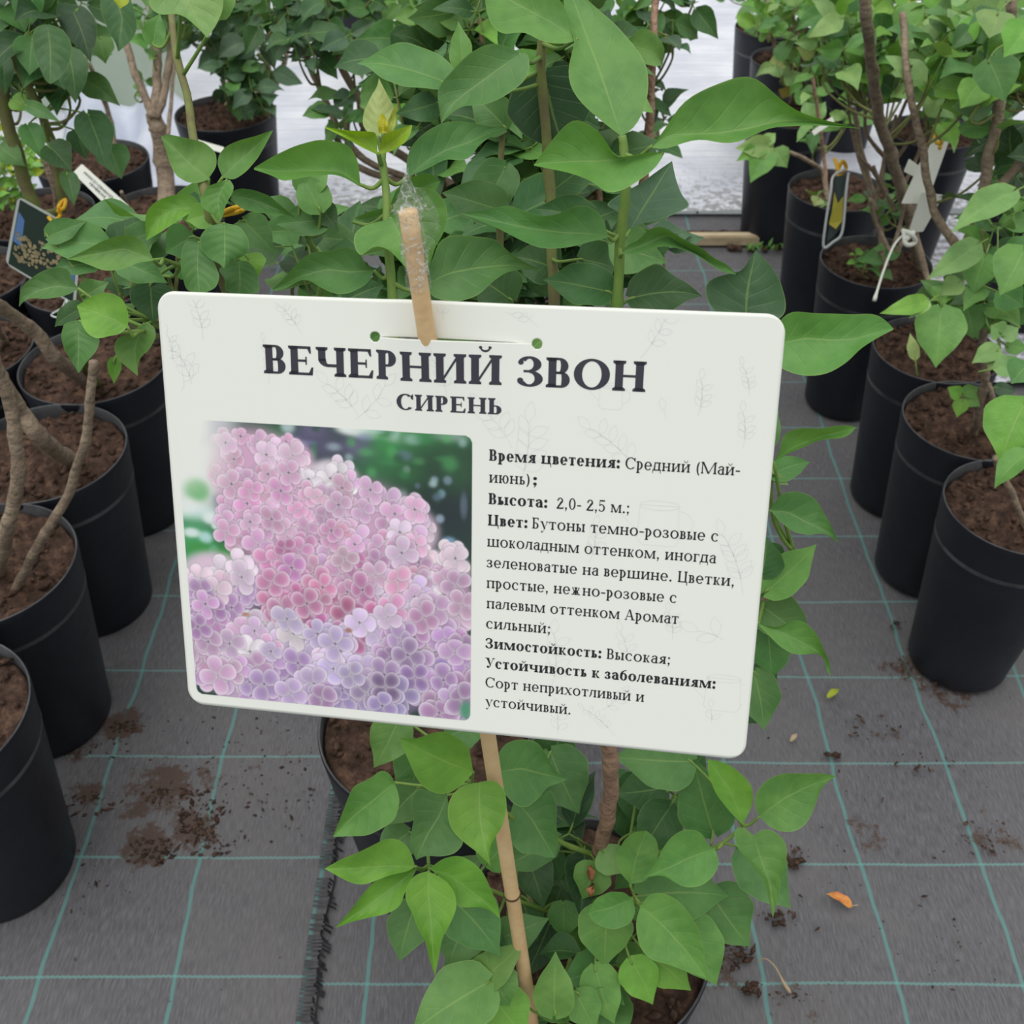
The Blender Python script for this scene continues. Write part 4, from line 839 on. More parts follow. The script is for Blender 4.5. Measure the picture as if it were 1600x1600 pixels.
def bulge(x, y, side=None):
    """the board bends around the cane: back above the slit, forward below it"""
    gx = math.exp(-((x-slx)/.030)**2); gx *= max(0, min(1, (x-hl[0])/.012))*max(0, min(1, (hr[0]-x)/.012))
    up = (y > YS) if side is None else side
    if up: return -.0036*gx*math.exp(-((y-YS)/.024))
    return .0036*gx*math.exp(-((YS-y)/.034))
xs = set(np.round(np.linspace(-SWd/2, SWd/2, 170), 6)); ys = set(np.round(np.linspace(-SHt/2, SHt/2, 126), 6))
for q_ in np.arange(-.0032, .00321, .0004):
    for c_ in (hl[0], hr[0]): xs.add(round(float(c_+q_), 6))
    ys.add(round(YS+float(q_), 6))
def thin(a, tol=.00025):
    a = sorted(a); o_ = [a[0]]
    for q_ in a[1:]:
        if q_-o_[-1] > tol: o_.append(q_)
    o_[-1] = a[-1]; return o_
xs = thin(xs); ys = thin(ys); NX, NY = len(xs)-1, len(ys)-1
jy = int(np.argmin([abs(q_-YS) for q_ in ys])); ys[jy] = YS
vid = {}; V = []; F = []
RC = .0085
def vert(i, j, side):
    x, y = xs[i], ys[j]; onslit = (j == jy and hl[0] < x < hr[0])
    key = (i, j, side if onslit else None)
    if key in vid: return vid[key]
    for cx in (hl[0], hr[0]):
        d = math.hypot(x-cx, y-YS)
        if d < HR+.00022 and d > 1e-6: x, y = cx+(x-cx)/d*HR, YS+(y-YS)/d*HR
    cx, cy = SWd/2-RC, SHt/2-RC
    if abs(x) > cx and abs(y) > cy:
        u_, v_ = (abs(x)-cx)/RC, (abs(y)-cy)/RC
        x, y = math.copysign(cx+RC*u_*math.sqrt(1-v_*v_/2), x), math.copysign(cy+RC*v_*math.sqrt(1-u_*u_/2), y)
    z = bulge(x, y, side if onslit else None)
    vid[key] = len(V); V.append((x, y, z)); return vid[key]
for j in range(NY):
    for i in range(NX):
        cx, cy = (xs[i]+xs[i+1])/2, (ys[j]+ys[j+1])/2
        if min(math.hypot(cx-hl[0], cy-YS), math.hypot(cx-hr[0], cy-YS)) < HR: continue
        sd_ = j >= jy
        f = [vert(i,j,sd_), vert(i+1,j,sd_), vert(i+1,j+1,sd_), vert(i,j+1,sd_)]
        f = [q for k_, q in enumerate(f) if V[q] not in [V[p] for p in f[:k_]]]
        if len(f) >= 3: F.append(tuple(f))
def slink(name, me, m, parent=None):
    o = bpy.data.objects.new(name, me); COL.objects.link(o); o.parent = parent or sign
    if not me.materials: me.materials.append(m)
    return o
plate = slink('board', pymesh('board', V, F), M['signwhite'])
md = plate.modifiers.new('thickness', 'SOLIDIFY'); md.thickness = .0009; md.offset = -1
def flat(name, polys, m, z=.00012, parent=None):
    V = []; F = []
    for p in polys:
        F.append(tuple(range(len(V), len(V)+len(p)))); V += [(x, y, z+bulge(x, y)) for x, y in p]
    return slink(name, pymesh(name, V, F, False), m, parent)

# ---- a serif alphabet drawn from strokes
def arc(cx, cy, rx, ry, a0, a1, wv, wh, n=22):
    out = []
    P_ = []
    for i in range(n+1):
        a = math.radians(a0+(a1-a0)*i/n); c, s_ = math.cos(a), math.sin(a)
        P_.append(((cx+rx*c, cy+ry*s_), (cx+(rx-wv)*c, cy+(ry-wh)*s_)))
    for i in range(n): out.append([P_[i][0], P_[i+1][0], P_[i+1][1], P_[i][1]])
    return out
def rect(x0, y0, x1, y1): return [[(x0,y0),(x1,y0),(x1,y1),(x0,y1)]]
def dot(cx, cy, r): return [[(cx+r*math.cos(a*math.pi/8), cy+r*math.sin(a*math.pi/8)) for a in range(16)]]
def glyph(ch, bold):
    T, t, s = (.160, .056, .048) if bold else (.104, .052, .045)
    up = ch.upper() == ch and ch.isalpha(); h = .67 if up else .48; b = t*.9; R = []; k = h/.48 if up else 1
    gap = (.20 if bold else .215)*(1.22 if up else 1)
    def stem(x, y0=0., y1=None, top=3, bot=3, w=None):
        w = w or T; y1 = h if y1 is None else y1; r = rect(x, y0, x+w, y1)
        for yy, fl, sg in ((y0, bot, 1), (y1, top, -1)):
            l = x-(s if fl & 1 else 0); q = x+w+(s if fl & 2 else 0)
            if fl: r.append([(l,yy),(q,yy),(q,yy+sg*b),(x+w,yy+sg*b*1.7),(x,yy+sg*b*1.7),(l,yy+sg*b)])
        return r
    def bowl(x, y0, y1, w, wv=None):   # D-shaped bowl right of stem at x
        r = (y1-y0)/2; cy = (y0+y1)/2; rx = w; q = arc(x+w-r if w > r else x, cy, min(r, w), r, -90, 90, (wv or T)*1.05 if True else T, t)
        if w > r: q += rect(x, y0, x+w-r, y0+t)+rect(x, y1-t, x+w-r, y1)
        return q
    U = ch.lower() if up else ch; x0 = s+.015
    if U == 'о': 
        w = .25*k*(1.04 if bold else 1); o_ = .012; return arc(w+.02, h/2, w, h/2+o_, 0, 360, T*1.05, t, 40), 2*w+.04
    if U == 'с':
        w = .23*k*1.02; R = arc(w+.02, h/2, w, h/2+.012, 48, 318, T*1.05, t, 30)
        if up: R += [[(w*1.70,h*.70),(w*1.92,h*.66),(w*1.92,h*1.0),(w*1.84,h*1.0),(w*1.60,h*.86)]]
        else: R += dot(w*1.62, h*.76, T*.42)
        return R, 2*w+.0
    if U == 'н': w2 = x0+T+gap; return stem(x0)+stem(w2)+rect(x0+T, h*.5-t/2, w2, h*.5+t/2), w2+T+x0
    if U in 'ий':
        w2 = x0+T+gap*1.05; R = stem(x0)+stem(w2)+[[(x0+T,h*.10),(x0+T,h*.10+t*1.7),(w2,h*.90),(w2,h*.90-t*1.7)]]
        if U == 'й': cx = (x0+w2+T)/2; R += arc(cx, h+.16, .105, .10, 180, 360, .03, .05 if bold else .035, 14)+dot(cx-.095, h+.165, .034 if bold else .025)+dot(cx+.095, h+.165, .034 if bold else .025)
        return R, w2+T+x0
    if U == 'п': w2 = x0+T+gap; return stem(x0, top=1)+stem(w2, top=2)+rect(x0, h-t*1.15, w2+T, h), w2+T+x0
    if U == 'т':
        w = .21*k; c = w+.03; R = stem(c-T/2, top=0)+rect(c-w, h-t*1.1, c+w, h)
        for q in (-1, 1): R += [[(c+q*w, h), (c+q*w, h*.72), (c+q*(w-.028), h*.72), (c+q*(w-.055), h-t*1.1)]]
        return R, 2*c
    if U == 'г': return stem(x0, top=1)+rect(x0, h-t*1.1, x0+T+.20*k, h)+[[(x0+T+.20*k,h),(x0+T+.20*k,h*.70),(x0+T+.172*k,h*.70),(x0+T+.145*k,h-t)]], x0+T+.22*k
    if U == 'е':
        if up:
            w = .31; R = stem(x0, top=1, bot=1)+rect(x0+T, h-t*1.1, x0+T+w-.03, h)+rect(x0+T, 0, x0+T+w, t*1.1)+rect(x0+T, h*.5-t/2, x0+T+w*.6, h*.5+t/2)
            R += [[(x0+T+w-.03,h),(x0+T+w-.02,h*.75),(x0+T+w-.055,h*.75),(x0+T+w-.10,h-t)], [(x0+T+w,0),(x0+T+w+.02,h*.28),(x0+T+w-.02,h*.28),(x0+T+w-.08,t)], [(x0+T+w*.52,h*.36),(x0+T+w*.62,h*.36),(x0+T+w*.62,h*.64),(x0+T+w*.52,h*.64)]]
            return R, x0+T+w+.05
        w = .225; return arc(w+.02, h/2, w, h/2+.012, 0, 322, T*1.02, t, 32)+rect(.02+T*.8, h*.5-t/2, 2*w+.015, h*.5+t/2), 2*w+.04
    if U == 'р': return (stem(x0)+bowl(x0+T, h*.44, h, .235 if bold else .25) if up else stem(x0, -.20, h, 1, 3)+arc(x0+T*.72, h/2, .275 if bold else .26, h/2+.01, -112, 128, T*1.05, t, 24)), (x0+T+.29 if up else x0+T+.275)
    if U == 'в': 
        w = .21*k; return stem(x0, top=1, bot=1)+bowl(x0+T*.9, h*.5-t/2, h, w*.88, T*.92)+bowl(x0+T*.9, 0, h*.5+t/2, w, T), x0+T+w+.02
    if U == 'б' and up: return stem(x0, top=1, bot=1)+bowl(x0+T*.9, 0, h*.56, .26)+rect(x0, h-t*1.1, x0+T+.24, h)+[[(x0+T+.24,h),(x0+T+.24,h*.76),(x0+T+.21,h*.76),(x0+T+.17,h-t)]], x0+T+.30
    if U == 'б': w = .24; return arc(w+.02, .235, w, .247, 0, 360, T*1.0, t, 32)+arc(w+.10, .34, w+.07, .30, 98, 192, T*.95, .05)+[[(w+.04,.60),(w+.16,.61),(w+.20,.70),(w+.16,.68),(w+.02,.655)]], 2*w+.04
    if U == 'ь': w = .20*k; return stem(x0, top=3, bot=1)+bowl(x0+T*.9, 0, h*.56, w), x0+T+w+.015
    if U == 'ы': w = .18*k; w2 = x0+T+w+.07; return stem(x0, top=3, bot=1)+bowl(x0+T*.9, 0, h*.56, w)+stem(w2), w2+T+x0
    if U == 'м':
        W_ = .60*k*(1.12 if bold else 1); th = t*1.15; R = stem(x0+.0, w=th, top=1)+stem(x0+W_-T, top=2)
        mx_ = x0+W_*.46; R += [[(x0,h),(x0+T*1.05,h),(mx_+T*.52,.06),(mx_+T*.3,0),(mx_-T*.3,0)]]+[[(mx_-.01,0),(mx_+th*.9,0),(x0+W_-T*.55,h),(x0+W_-T,h)]]
        return R, x0+W_+x0
    if U == 'ш': w2 = x0+T+gap*.86; w3 = w2+T+gap*.86; return stem(x0, bot=1)+stem(w2, bot=0)+stem(w3, bot=2)+rect(x0, 0, w3+T, t*1.15), w3+T+x0
    if U == 'ц': w2 = x0+T+gap; return stem(x0, bot=1)+stem(w2, bot=0)+rect(x0, 0, w2+T+.055, t*1.2)+[[(w2+T,0),(w2+T+.06,0),(w2+T+.06,-.17),(w2+T+.02,-.17)]], w2+T+.08
    if U == 'ч': w2 = x0+T+gap*.95; return stem(x0, h*.52, h, 3, 0)+arc(x0+T*.5+gap*.55, h*.60, T*.5+gap*.55, h*.28, 180, 275, T*1.05, t*1.25)+rect(x0+T*.5+gap*.5, h*.32, w2, h*.32+t*1.25)+stem(w2), w2+T+x0
    if U == 'л': w2 = .10+gap*1.05; R = stem(w2, top=2)+rect(.11, h-t*1.15, w2, h)+[[(.13,h),(.13+t*1.2,h),(.10+t,.14),(.04,0),(.02,.02),(.06,.12)]]+dot(.045, .055, T*.40); return R, w2+T+x0
    if U == 'д': w2 = .13+gap; R = stem(w2, top=2, bot=0)+rect(.10, h-t*1.15, w2, h)+[[(.12,h),(.12+t*1.1,h),(.10+t,.04),(.04,.02)]]+rect(0, 0, w2+T+.055, t*1.25)+[[(0,0),(.042,0),(.036,-.15),(.004,-.15)],[(w2+T+.013,0),(w2+T+.055,0),(w2+T+.051,-.15),(w2+T+.019,-.15)]]; return R, w2+T+.07
    if U == 'к': x = x0+T; return stem(x0)+[[(x,h*.44),(x,h*.56),(x+.07,h*.56),(x+.17,h*.98),(x+.17+T*.45,h*.98),(x+.10,h*.46)]]+dot(x+.185, h*.9, T*.42)+[[(x,h*.56),(x+.07,h*.56),(x+.10+T*.9,h*.16),(x+.15+T,h*.05),(x+.15+T,0),(x+.08+T*.4,0)]], x+T+.175
    if U == 'ж': 
        c = .23+.03+T/2; R = stem(c-T/2)
        for q in (-1, 1): R += [[(c,h*.44),(c,h*.56),(c+q*(T/2+.04),h*.56),(c+q*(T/2+.12),h*.98),(c+q*(T*.9+.14),h*.98),(c+q*(T/2+.08),h*.46)]]+dot(c+q*(T*.7+.12), h*.9, T*.40)+[[(c,h*.5),(c+q*(T/2+.05),h*.56),(c+q*(T*1.2+.07),h*.12),(c+q*(T*1.2+.15),t),(c+q*(T*1.2+.15),0),(c+q*(T*.7+.07),0)]]
        return R, 2*c+T*.6
    if U == 'з':
        w = .19*k; R = arc(w+.0, h*.745, w*.92, h*.265, -90, 150, T*1.0, t)+arc(w+.0, h*.262, w*1.05, h*.275, -150, 90, T*1.05, t)+dot(.065*k, h*.80, T*.36)+dot(.06*k, h*.19, T*.40)+rect(w*.55, h*.5-t*.4, w*1.1, h*.5+t*.55); return R, 2*w+.04
    if U == 'у' and up: return [[(.02+s,h),(.02+s+T*1.15,h),(.40,.20),(.36,.10)]]+[[(.60,h),(.55,h),(.33,.10),(.25,0),(.22,.03),(.30,.12)]]+rect(0,h-b,.02+T+2*s,h)+rect(.48,h-b,.66,h)+dot(.19,.07,T*.5)+arc(.19,.09,.10,.09,-90,0,.05,t), .64
    if U == 'у': return [[(s,h),(s+T*1.15,h),(.33,.06),(.27,-.02)]]+[[(.47,h),(.425,h),(.26,-.02),(.17,-.20),(.14,-.19),(.22,-.06)]]+rect(0,h-b,T+1.6*s,h)+rect(.37,h-b,.52,h)+dot(.105,-.15,T*.45)+rect(.10,-.205,.17,-.17), .50
    if U == 'х': return [[(s,h),(s+T*1.15,h),(.46,0),(.46-T*1.15,0)]]+[[(.44,h),(.39,h),(s,0),(s+.05,0)]]+rect(0,h-b,T+1.6*s,h)+rect(.35,h-b,.49,h)+rect(0,0,.14,b)+rect(.46-T-.05,0,.50,b), .50
    if U == 'а' and up: return [[(.27,h),(.35,h),(.58,0),(.58-T*1.15,0),(.285,h*.86)]]+[[(.27,h),(.31,h),(.10,0),(.055,0)]]+rect(.14,.20,.45,.20+t)+rect(0,0,.16,b)+rect(.40,0,.64,b), .63
    if U == 'а': 
        x = .26+.02; return stem(x, 0, .34, 0, 2)+arc(.235, .34, .135+T*.3, .15, 0, 150, T, t*1.05)+dot(.095, .385, T*.42)+arc(.21, .145, .19, .155, 75, 330, T*.98, t, 24)+rect(.2,.265,x+.01,.265+t), x+T+s
    if U == 'ю': w = .19*k; cx = x0+T+.07+w; return stem(x0)+rect(x0+T, h*.5-t/2, cx-w+T*.4, h*.5+t/2)+arc(cx, h/2, w, h/2+.012, 0, 360, T*.98, t, 34), cx+w+.02
    if U == 'я': x = .30; return stem(x)+arc(x+T*.3, h*.71, .255, h*.29, 90, 270, T*1.0, t)+rect(x-.0, h-t, x+T, h)+[[(x,h*.42),(x+.03,h*.46),(.13+T*.4,.03),(.02,0),(.02,t),(.07,t*1.3),(.17,h*.42)]], x+T+x0
    if ch == '2': return arc(.25,.485,.19,.185,-35,165,T,t)+[[(.44-.02,.42),(.30,.46),(.02,.06),(.02,0),(.10,.02)]]+rect(.02,0,.46,t*1.6)+[[(.46,0),(.47,.15),(.44,.15),(.42,t)]]+dot(.09,.50,T*.42), .50
    if ch == '0': return arc(.26,.335,.22,.345,0,360,T,t,40), .52
    if ch == '5': return arc(.21,.215,.225,.225,-140,140,T,t)+rect(.08,.60,.42,.60+t*1.6)+[[(.08,.62),(.12,.62),(.10,.34),(.06,.34)]]+dot(.075,.09,T*.42), .50
    if ch == '.': return dot(.11, T*.5, T*.55+.01), .22
    if ch == ',': return dot(.11, T*.5, T*.52+.01)+[[(.11+T*.55,.05),(.11,.0),(.05,-.13),(.07,-.14),(.14,-.06)]], .22
    if ch == ':': return dot(.12, T*.5, T*.55+.01)+dot(.12, .40, T*.55+.01), .26
    if ch == ';': return dot(.12, .40, T*.55+.01)+dot(.12, T*.5, T*.52+.01)+[[(.12+T*.55,.05),(.12,.0),(.06,-.13),(.08,-.14),(.15,-.06)]], .26
    if ch == '-': return rect(.03,.215,.29,.215+t*1.5), .32
    if ch == '(': return arc(.36,.26,.29,.46,122,238,T*.95,.02), .29
    if ch == ')': return arc(-.07,.26,.29,.46,-58,58,T*.95,.02), .29
    return [], .24
def text(strg, bold, x0, x1, y, em, track=.03):
    adv = 0; pol = []
    for c in strg:
        p, a = glyph(c, bold); pol += [[(u+adv, v) for u, v in q] for q in p]; adv += a+track
    adv -= track; kx = (x1-x0)/adv
    return [[(x0+u*kx, y+v*em) for u, v in q] for q in pol]
# title
a0 = S2(412,583); a1 = S2(1009,612); tp0 = S2(411,538)
flat('title_lettering', text('ВЕЧЕРНИЙ ЗВОН', True, a0[0], a1[0], (a0[1]+a1[1])/2, (tp0[1]-a0[1])/.67, .02), M['inktitle'])
a0 = S2(620,638); a1 = S2(785,648); tp0 = S2(620,613)
flat('subtitle_lettering', text('СИРЕНЬ', True, a0[0], a1[0], (a0[1]+a1[1])/2, (tp0[1]-a0[1])/.67, .02), M['inktitle'])
BL = [[('Время цветения:',1,764,969),('Средний (Май-',0,976,1156)],[('июнь)',0,764,829),(';',1,832,840)],[('Высота:',1,763,856),('2,0- 2,5 м.;',0,869,984)],[('Цвет:',1,762,825),('Бутоны темно-розовые с',0,831,1122)],
 [('шоколадным оттенком, иногда',0,761,1118)],[('зеленоватые на вершине. Цветки,',0,760,1147)],[('простые, нежно-розовые с',0,760,1057)],[('палевым оттенком Аромат',0,760,1060)],[('сильный;',0,759,861)],
 [('Зимостойкость:',1,758,940),('Высокая;',0,947,1048)],[('Устойчивость к заболеваниям:',1,758,1118)],[('Сорт неприхотливый и',0,758,1006)],[('устойчивый.',0,758,892)]]
pol = []
for k, ln in enumerate(BL):
    yb = .0344-.01036*k
    for (s_, bo, px0, px1) in ln:
        # x from the photographed columns on this baseline
        def X(px):
            lo = None; py = 700+k*31
            for _ in range(12):
                q = S2(px, py); py -= (yb-q[1])*3250
            return S2(px, py)[0]
        pol += text(s_, bool(bo), X(px0), X(px1), yb, .0080, .035)
flat('description_lettering', pol, M['ink'])

# ---- faint botanical line drawings
pol = []
def rib(pts, w=.00022):
    for (x0, y0), (x1, y1) in zip(pts[:-1], pts[1:]):
        dx, dy = x1-x0, y1-y0; l = math.hypot(dx, dy) or 1; nx, ny = -dy/l*w/2, dx/l*w/2
        pol.append([(x0-nx,y0-ny),(x1-nx,y1-ny),(x1+nx,y1+ny),(x0+nx,y0+ny)])
def leafline(x, y, a, L_):
    for sgn in (1, -1):
        rib([(x+L_*t_*math.cos(a)-sgn*L_*.24*math.sin(math.pi*t_)*math.sin(a), y+L_*t_*math.sin(a)+sgn*L_*.24*math.sin(math.pi*t_)*math.cos(a)) for t_ in np.linspace(0,1,9)])
def sprig(x, y, a, L_, n=4, ll=.006):
    pts = [(x+L_*t_*math.cos(a+.25*t_), y+L_*t_*math.sin(a+.25*t_)) for t_ in np.linspace(0,1,12)]; rib(pts)
    for i in range(n):
        q = pts[3+int(i*8/n)]
        for sg in (1,-1): leafline(q[0], q[1], a+sg*.8, ll)
    leafline(pts[-1][0], pts[-1][1], a+.2, ll)
for (px, py, a, L_, n, ll) in [(318,530,1.55,.020,3,.006),(470,520,2.0,.016,3,.005),(560,650,2.1,.020,3,.008),(555,655,.6,.022,2,.008),(840,510,2.4,.018,4,.005),(810,760,1.2,.030,4,.010),(800,700,2.0,.022,3,.009),(1000,560,.9,.030,4,.006),(1040,655,1.6,.004,0,.006),(1090,650,1.3,.016,3,.005),(1160,700,1.4,.016,3,.005),(1160,930,1.7,.030,5,.008),(1130,1000,2.6,.012,1,.010),(860,1080,1.3,.030,4,.008),(960,1150,2.2,.020,4,.004),(870,1150,1.4,.014,2,.006),(1050,1000,1.5,.014,3,.005),(980,1030,1.6,.014,2,.006),(300,600,1.7,.014,2,.008),(420,600,1.4,.020,3,.004),(700,620,1.7,.020,3,.005),(1000,740,2.2,.030,4,.008),(1170,620,1.6,.014,3,.004),(940,1110,.6,.014,2,.005),(270,560,1.5,.012,2,.005),(500,1100,.4,.012,2,.005),(920,880,1.2,.018,3,.006),(1110,1130,1.4,.008,1,.005),(690,500,1.5,.01,2,.004)]:
    q = S2(px, py); sprig(q[0], q[1], a, L_, n, ll)
def can(px, py, s_, flip=1):
    q = S2(px, py); f = lambda u, v: (q[0]+flip*u*s_, q[1]+v*s_)
    rib([f(-.5,.5),f(-.55,-.4),f(-.4,-.55),f(.4,-.55),f(.5,-.4),f(.45,.5),f(-.5,.5)]); rib([f(.5*math.cos(a)-.02,.5+.12*math.sin(a)) for a in np.linspace(0,6.29,20)])
    rib([f(-.55,-.2),f(-1.0,.25),f(-1.15,.3)]); rib([f(.48+.35*math.sin(a),.05+.33*math.cos(a)) for a in np.linspace(0,3.14,12)])
can(1030,820,.018); can(1130,1085,.016); can(262,580,.016); can(955,620,.010)
xi_, yi_ = SWd/2-.003, SHt/2-.003
pol = [p for p in pol if all(abs(x) < xi_ and abs(y) < yi_ for x, y in p)]
flat('botanical_print', pol, M['faint'], .00006)

# ---- printed lilac picture: painted with numbers onto a fine grid
CW, CH = 430, 408
c00 = S2(272,651); c10 = S2(739,683); c11 = S2(734,1127); c01 = S2(309,1083)
X0, X1 = float((S2(285,800)[0]+c01[0])/2), float((c10[0]+c11[0])/2); Y1, Y0 = float((c00[1]+c10[1])/2), float((c01[1]+c11[1])/2)
img = np.zeros((CH, CW, 3)); YY, XX = np.mgrid[0:CH, 0:CW].astype(float)
def pc(px, py): q = S2(px, py); return (q[0]-X0)/(X1-X0)*(CW-1), (Y1-q[1])/(Y1-Y0)*(CH-1)
def C3_(*c): return np.array(c, float)/255
KS = CW/440.; R0_ = np.random.RandomState(21)
img[:] = C3_(52,74,66)
def soft(px, py, rx, ry, col, a=1., p=2.):
    global img
    cx, cy = pc(px, py); d = ((XX-cx)/(rx*KS))**2+((YY-cy)/(ry*KS))**2
    m_ = (np.exp(-d**(p/2)*1.2)*a)[..., None]; img = img*(1-m_)+C3_(*col)*m_
for a in [(300,720,60,90,(236,240,240),1,6),(285,660,70,40,(236,240,240),1,6),(350,672,60,26,(205,205,222),1,3),(300,685,30,10,(165,160,190),.8,2),(335,665,18,26,(160,150,190),.8,2),(395,672,40,18,(60,84,72),1,2),(440,680,26,16,(70,120,80),1,2),(470,690,30,18,(90,84,120),.9,2),(490,672,26,16,(120,110,150),.8,2),(450,665,12,12,(200,220,225),.8,4),
 (560,700,36,20,(120,100,150),.9,2),(505,700,30,26,(96,90,120),.8,2),(545,668,22,10,(235,240,240),1,4),(580,676,40,10,(232,238,238),1,4),(620,690,40,30,(72,156,88),1,3),(628,682,26,12,(235,242,242),.95,4),(655,690,40,30,(60,128,78),.8,3),(690,680,60,16,(80,165,100),.9,2),(705,682,26,8,(200,215,215),.8,3),(620,720,50,30,(70,148,84),.9,2),(600,735,50,20,(66,130,84),.7,2),
 (690,720,50,40,(58,96,66),.8,2),(670,760,70,50,(48,72,58),.9,2),(700,800,50,60,(48,56,62),.9,2),(640,740,30,20,(60,110,70),.6,2),(715,740,30,30,(60,100,70),.6,2),
 (700,750,7,7,(130,150,170),.8,4),(690,771,7,7,(130,165,180),.8,4),(680,748,6,5,(120,140,160),.7,4),(688,810,7,7,(150,170,190),.9,4),(702,846,12,8,(130,170,205),.9,4),(636,733,6,6,(130,150,150),.7,4),(725,790,6,20,(120,130,160),.6,4),(655,720,10,6,(90,150,100),.6,3),
 (300,870,60,50,(62,150,84),1,4),(308,765,22,18,(70,160,80),1,4),(300,800,50,14,(220,235,238),1,4),(300,830,50,26,(90,170,120),.8,3),(330,810,14,10,(232,240,240),.9,4),(322,840,12,10,(190,225,230),.9,4),(300,832,16,8,(232,240,244),.9,4),(338,822,8,6,(232,240,240),.9,4),(335,860,9,9,(140,200,190),.8,4),(352,870,30,20,(70,150,74),.9,3),(310,855,20,10,(70,150,76),.8,3),(292,790,20,12,(235,240,240),.8,3),(345,780,14,10,(120,130,150),.7,3)]: soft(*a)
for q_ in range(46):
    a_ = R0_.rand(2); soft(470+265*a_[0], 662+130*a_[1]**1.2, 4+12*R0_.rand(), 4+9*R0_.rand(), [(92,178,104),(70,140,88),(190,214,220),(48,84,62),(120,130,170)][R0_.randint(5)], .55, 3)
# flower masses under the florets
mass = [(398,738,74,66,(216,172,204)),(452,720,40,34,(226,190,216)),(520,745,40,26,(236,222,236)),(400,800,56,60,(208,162,196)),(450,830,90,80,(204,152,188)),(560,830,100,76,(210,168,202)),(640,830,46,40,(226,196,220)),(510,910,100,70,(196,132,172)),(590,900,70,60,(202,150,186)),(520,960,80,50,(182,112,156)),(430,920,36,50,(200,140,182)),
 (335,895,56,34,(226,200,222)),(345,940,60,36,(188,150,196)),(320,960,30,30,(176,142,190)),(690,890,46,30,(230,208,224)),(690,930,50,44,(200,158,192)),(610,945,70,50,(206,180,214)),(660,990,70,50,(182,146,190)),(400,990,70,30,(228,206,226)),(360,1030,70,60,(204,166,204)),(460,1010,80,50,(208,184,216)),(440,1070,100,40,(176,146,192)),(540,1040,90,60,(190,168,208)),(560,1090,70,30,(158,140,186)),(640,1060,60,50,(160,130,176)),(700,1060,50,60,(180,146,192)),(700,1105,40,26,(168,134,176)),(620,1095,30,30,(120,108,140))]
for (px, py, rx, ry, col) in mass: soft(px, py, rx, ry, col, 1, 8)
soft(545,960,60,26,(170,96,140),.5,3); soft(400,965,24,7,(90,66,66),.9,3); soft(625,1085,26,20,(96,90,110),.8,3)
fl = []
R_ = np.random.RandomState(5)
for (px, py, rx, ry, col) in mass:
    for _ in range(int(rx*ry/150)):
        a = R_.rand()*6.283; r = R_.rand()**.5*1.02; fl.append((px+rx*r*math.cos(a), py+ry*r*math.sin(a), col))
fl.sort(key=lambda f: f[1]+R_.randn()*55)
def petal(cx, cy, L_, wd, ang, col, lite, dark):
    ex_, ey_ = cx+math.cos(ang)*L_*.55, cy+math.sin(ang)*L_*.55; r = int(L_*.75)+2
    x0_, x1_ = max(0,int(ex_-r)), min(CW,int(ex_+r)+1); y0_, y1_ = max(0,int(ey_-r)), min(CH,int(ey_+r)+1)
    if x1_ <= x0_ or y1_ <= y0_: return
    X_ = XX[y0_:y1_, x0_:x1_]-ex_; Y_ = YY[y0_:y1_, x0_:x1_]-ey_
    u = (X_*math.cos(ang)+Y_*math.sin(ang))/(L_*.52); v = (-X_*math.sin(ang)+Y_*math.cos(ang))/(wd*.5*(1+.22*u))
    d = np.sqrt(u*u+v*v); m_ = np.clip((1.06-d)*L_*.28, 0, 1)[..., None]
    sh = np.clip(d, 0, 1)**3; inn = np.clip(-u*.7+.2, 0, 1)
    c = col+(lite-col)*sh[..., None]*.95; c = c*(1-.12*inn[..., None]); c = c*(1-.10*np.clip(-v*.8, 0, 1)[..., None])
    rim = np.clip(1-abs(d-1.03)*7, 0, 1)[..., None]*.26
    blk = img[y0_:y1_, x0_:x1_]; blk = blk*(1-rim)+dark*rim; img[y0_:y1_, x0_:x1_] = blk*(1-m_)+c*m_
for (px, py, col) in fl:
    cx, cy = pc(px, py); big = 15.0+8.5*max(0,(py-660))/450.; L_ = big*(.85+.3*R_.rand())*KS*1.05
    b_ = C3_(*col)*(.96+.20*R_.rand())+(R_.rand(3)-.5)*.05; b_ = np.clip(b_, 0, 1); lite = np.clip(b_*.15+.85*C3_(248,240,250), 0, 1); dark = b_*.58
    rot = R_.rand()*1.57; ell = .55+.5*R_.rand(); tilt = R_.rand()*6.28
    for q in range(4):
        an = rot+q*1.5708+R_.randn()*.12; f_ = 1-(1-ell)*abs(math.cos(an-tilt))
        petal(cx, cy, L_*f_*1.15, L_*.98, an, b_, lite, dark)
    if R_.rand() < .55:
        for dx_ in range(-2, 3):
            for dy_ in ((0,) if dx_ else (-2,-1,0,1,2)):
                xi, yi = int(cx+dx_), int(cy+dy_)
                if 0 <= xi < CW and 0 <= yi < CH: img[yi, xi] = img[yi, xi]*.45+C3_(60,44,74)*.55
soft(700,1118,16,14,(70,130,110),.0,2); soft(728,1110,10,16,(84,150,120),.95,4); soft(545,985,6,4,(150,90,60),.7,3); soft(385,960,7,3,(170,110,70),.7,3)
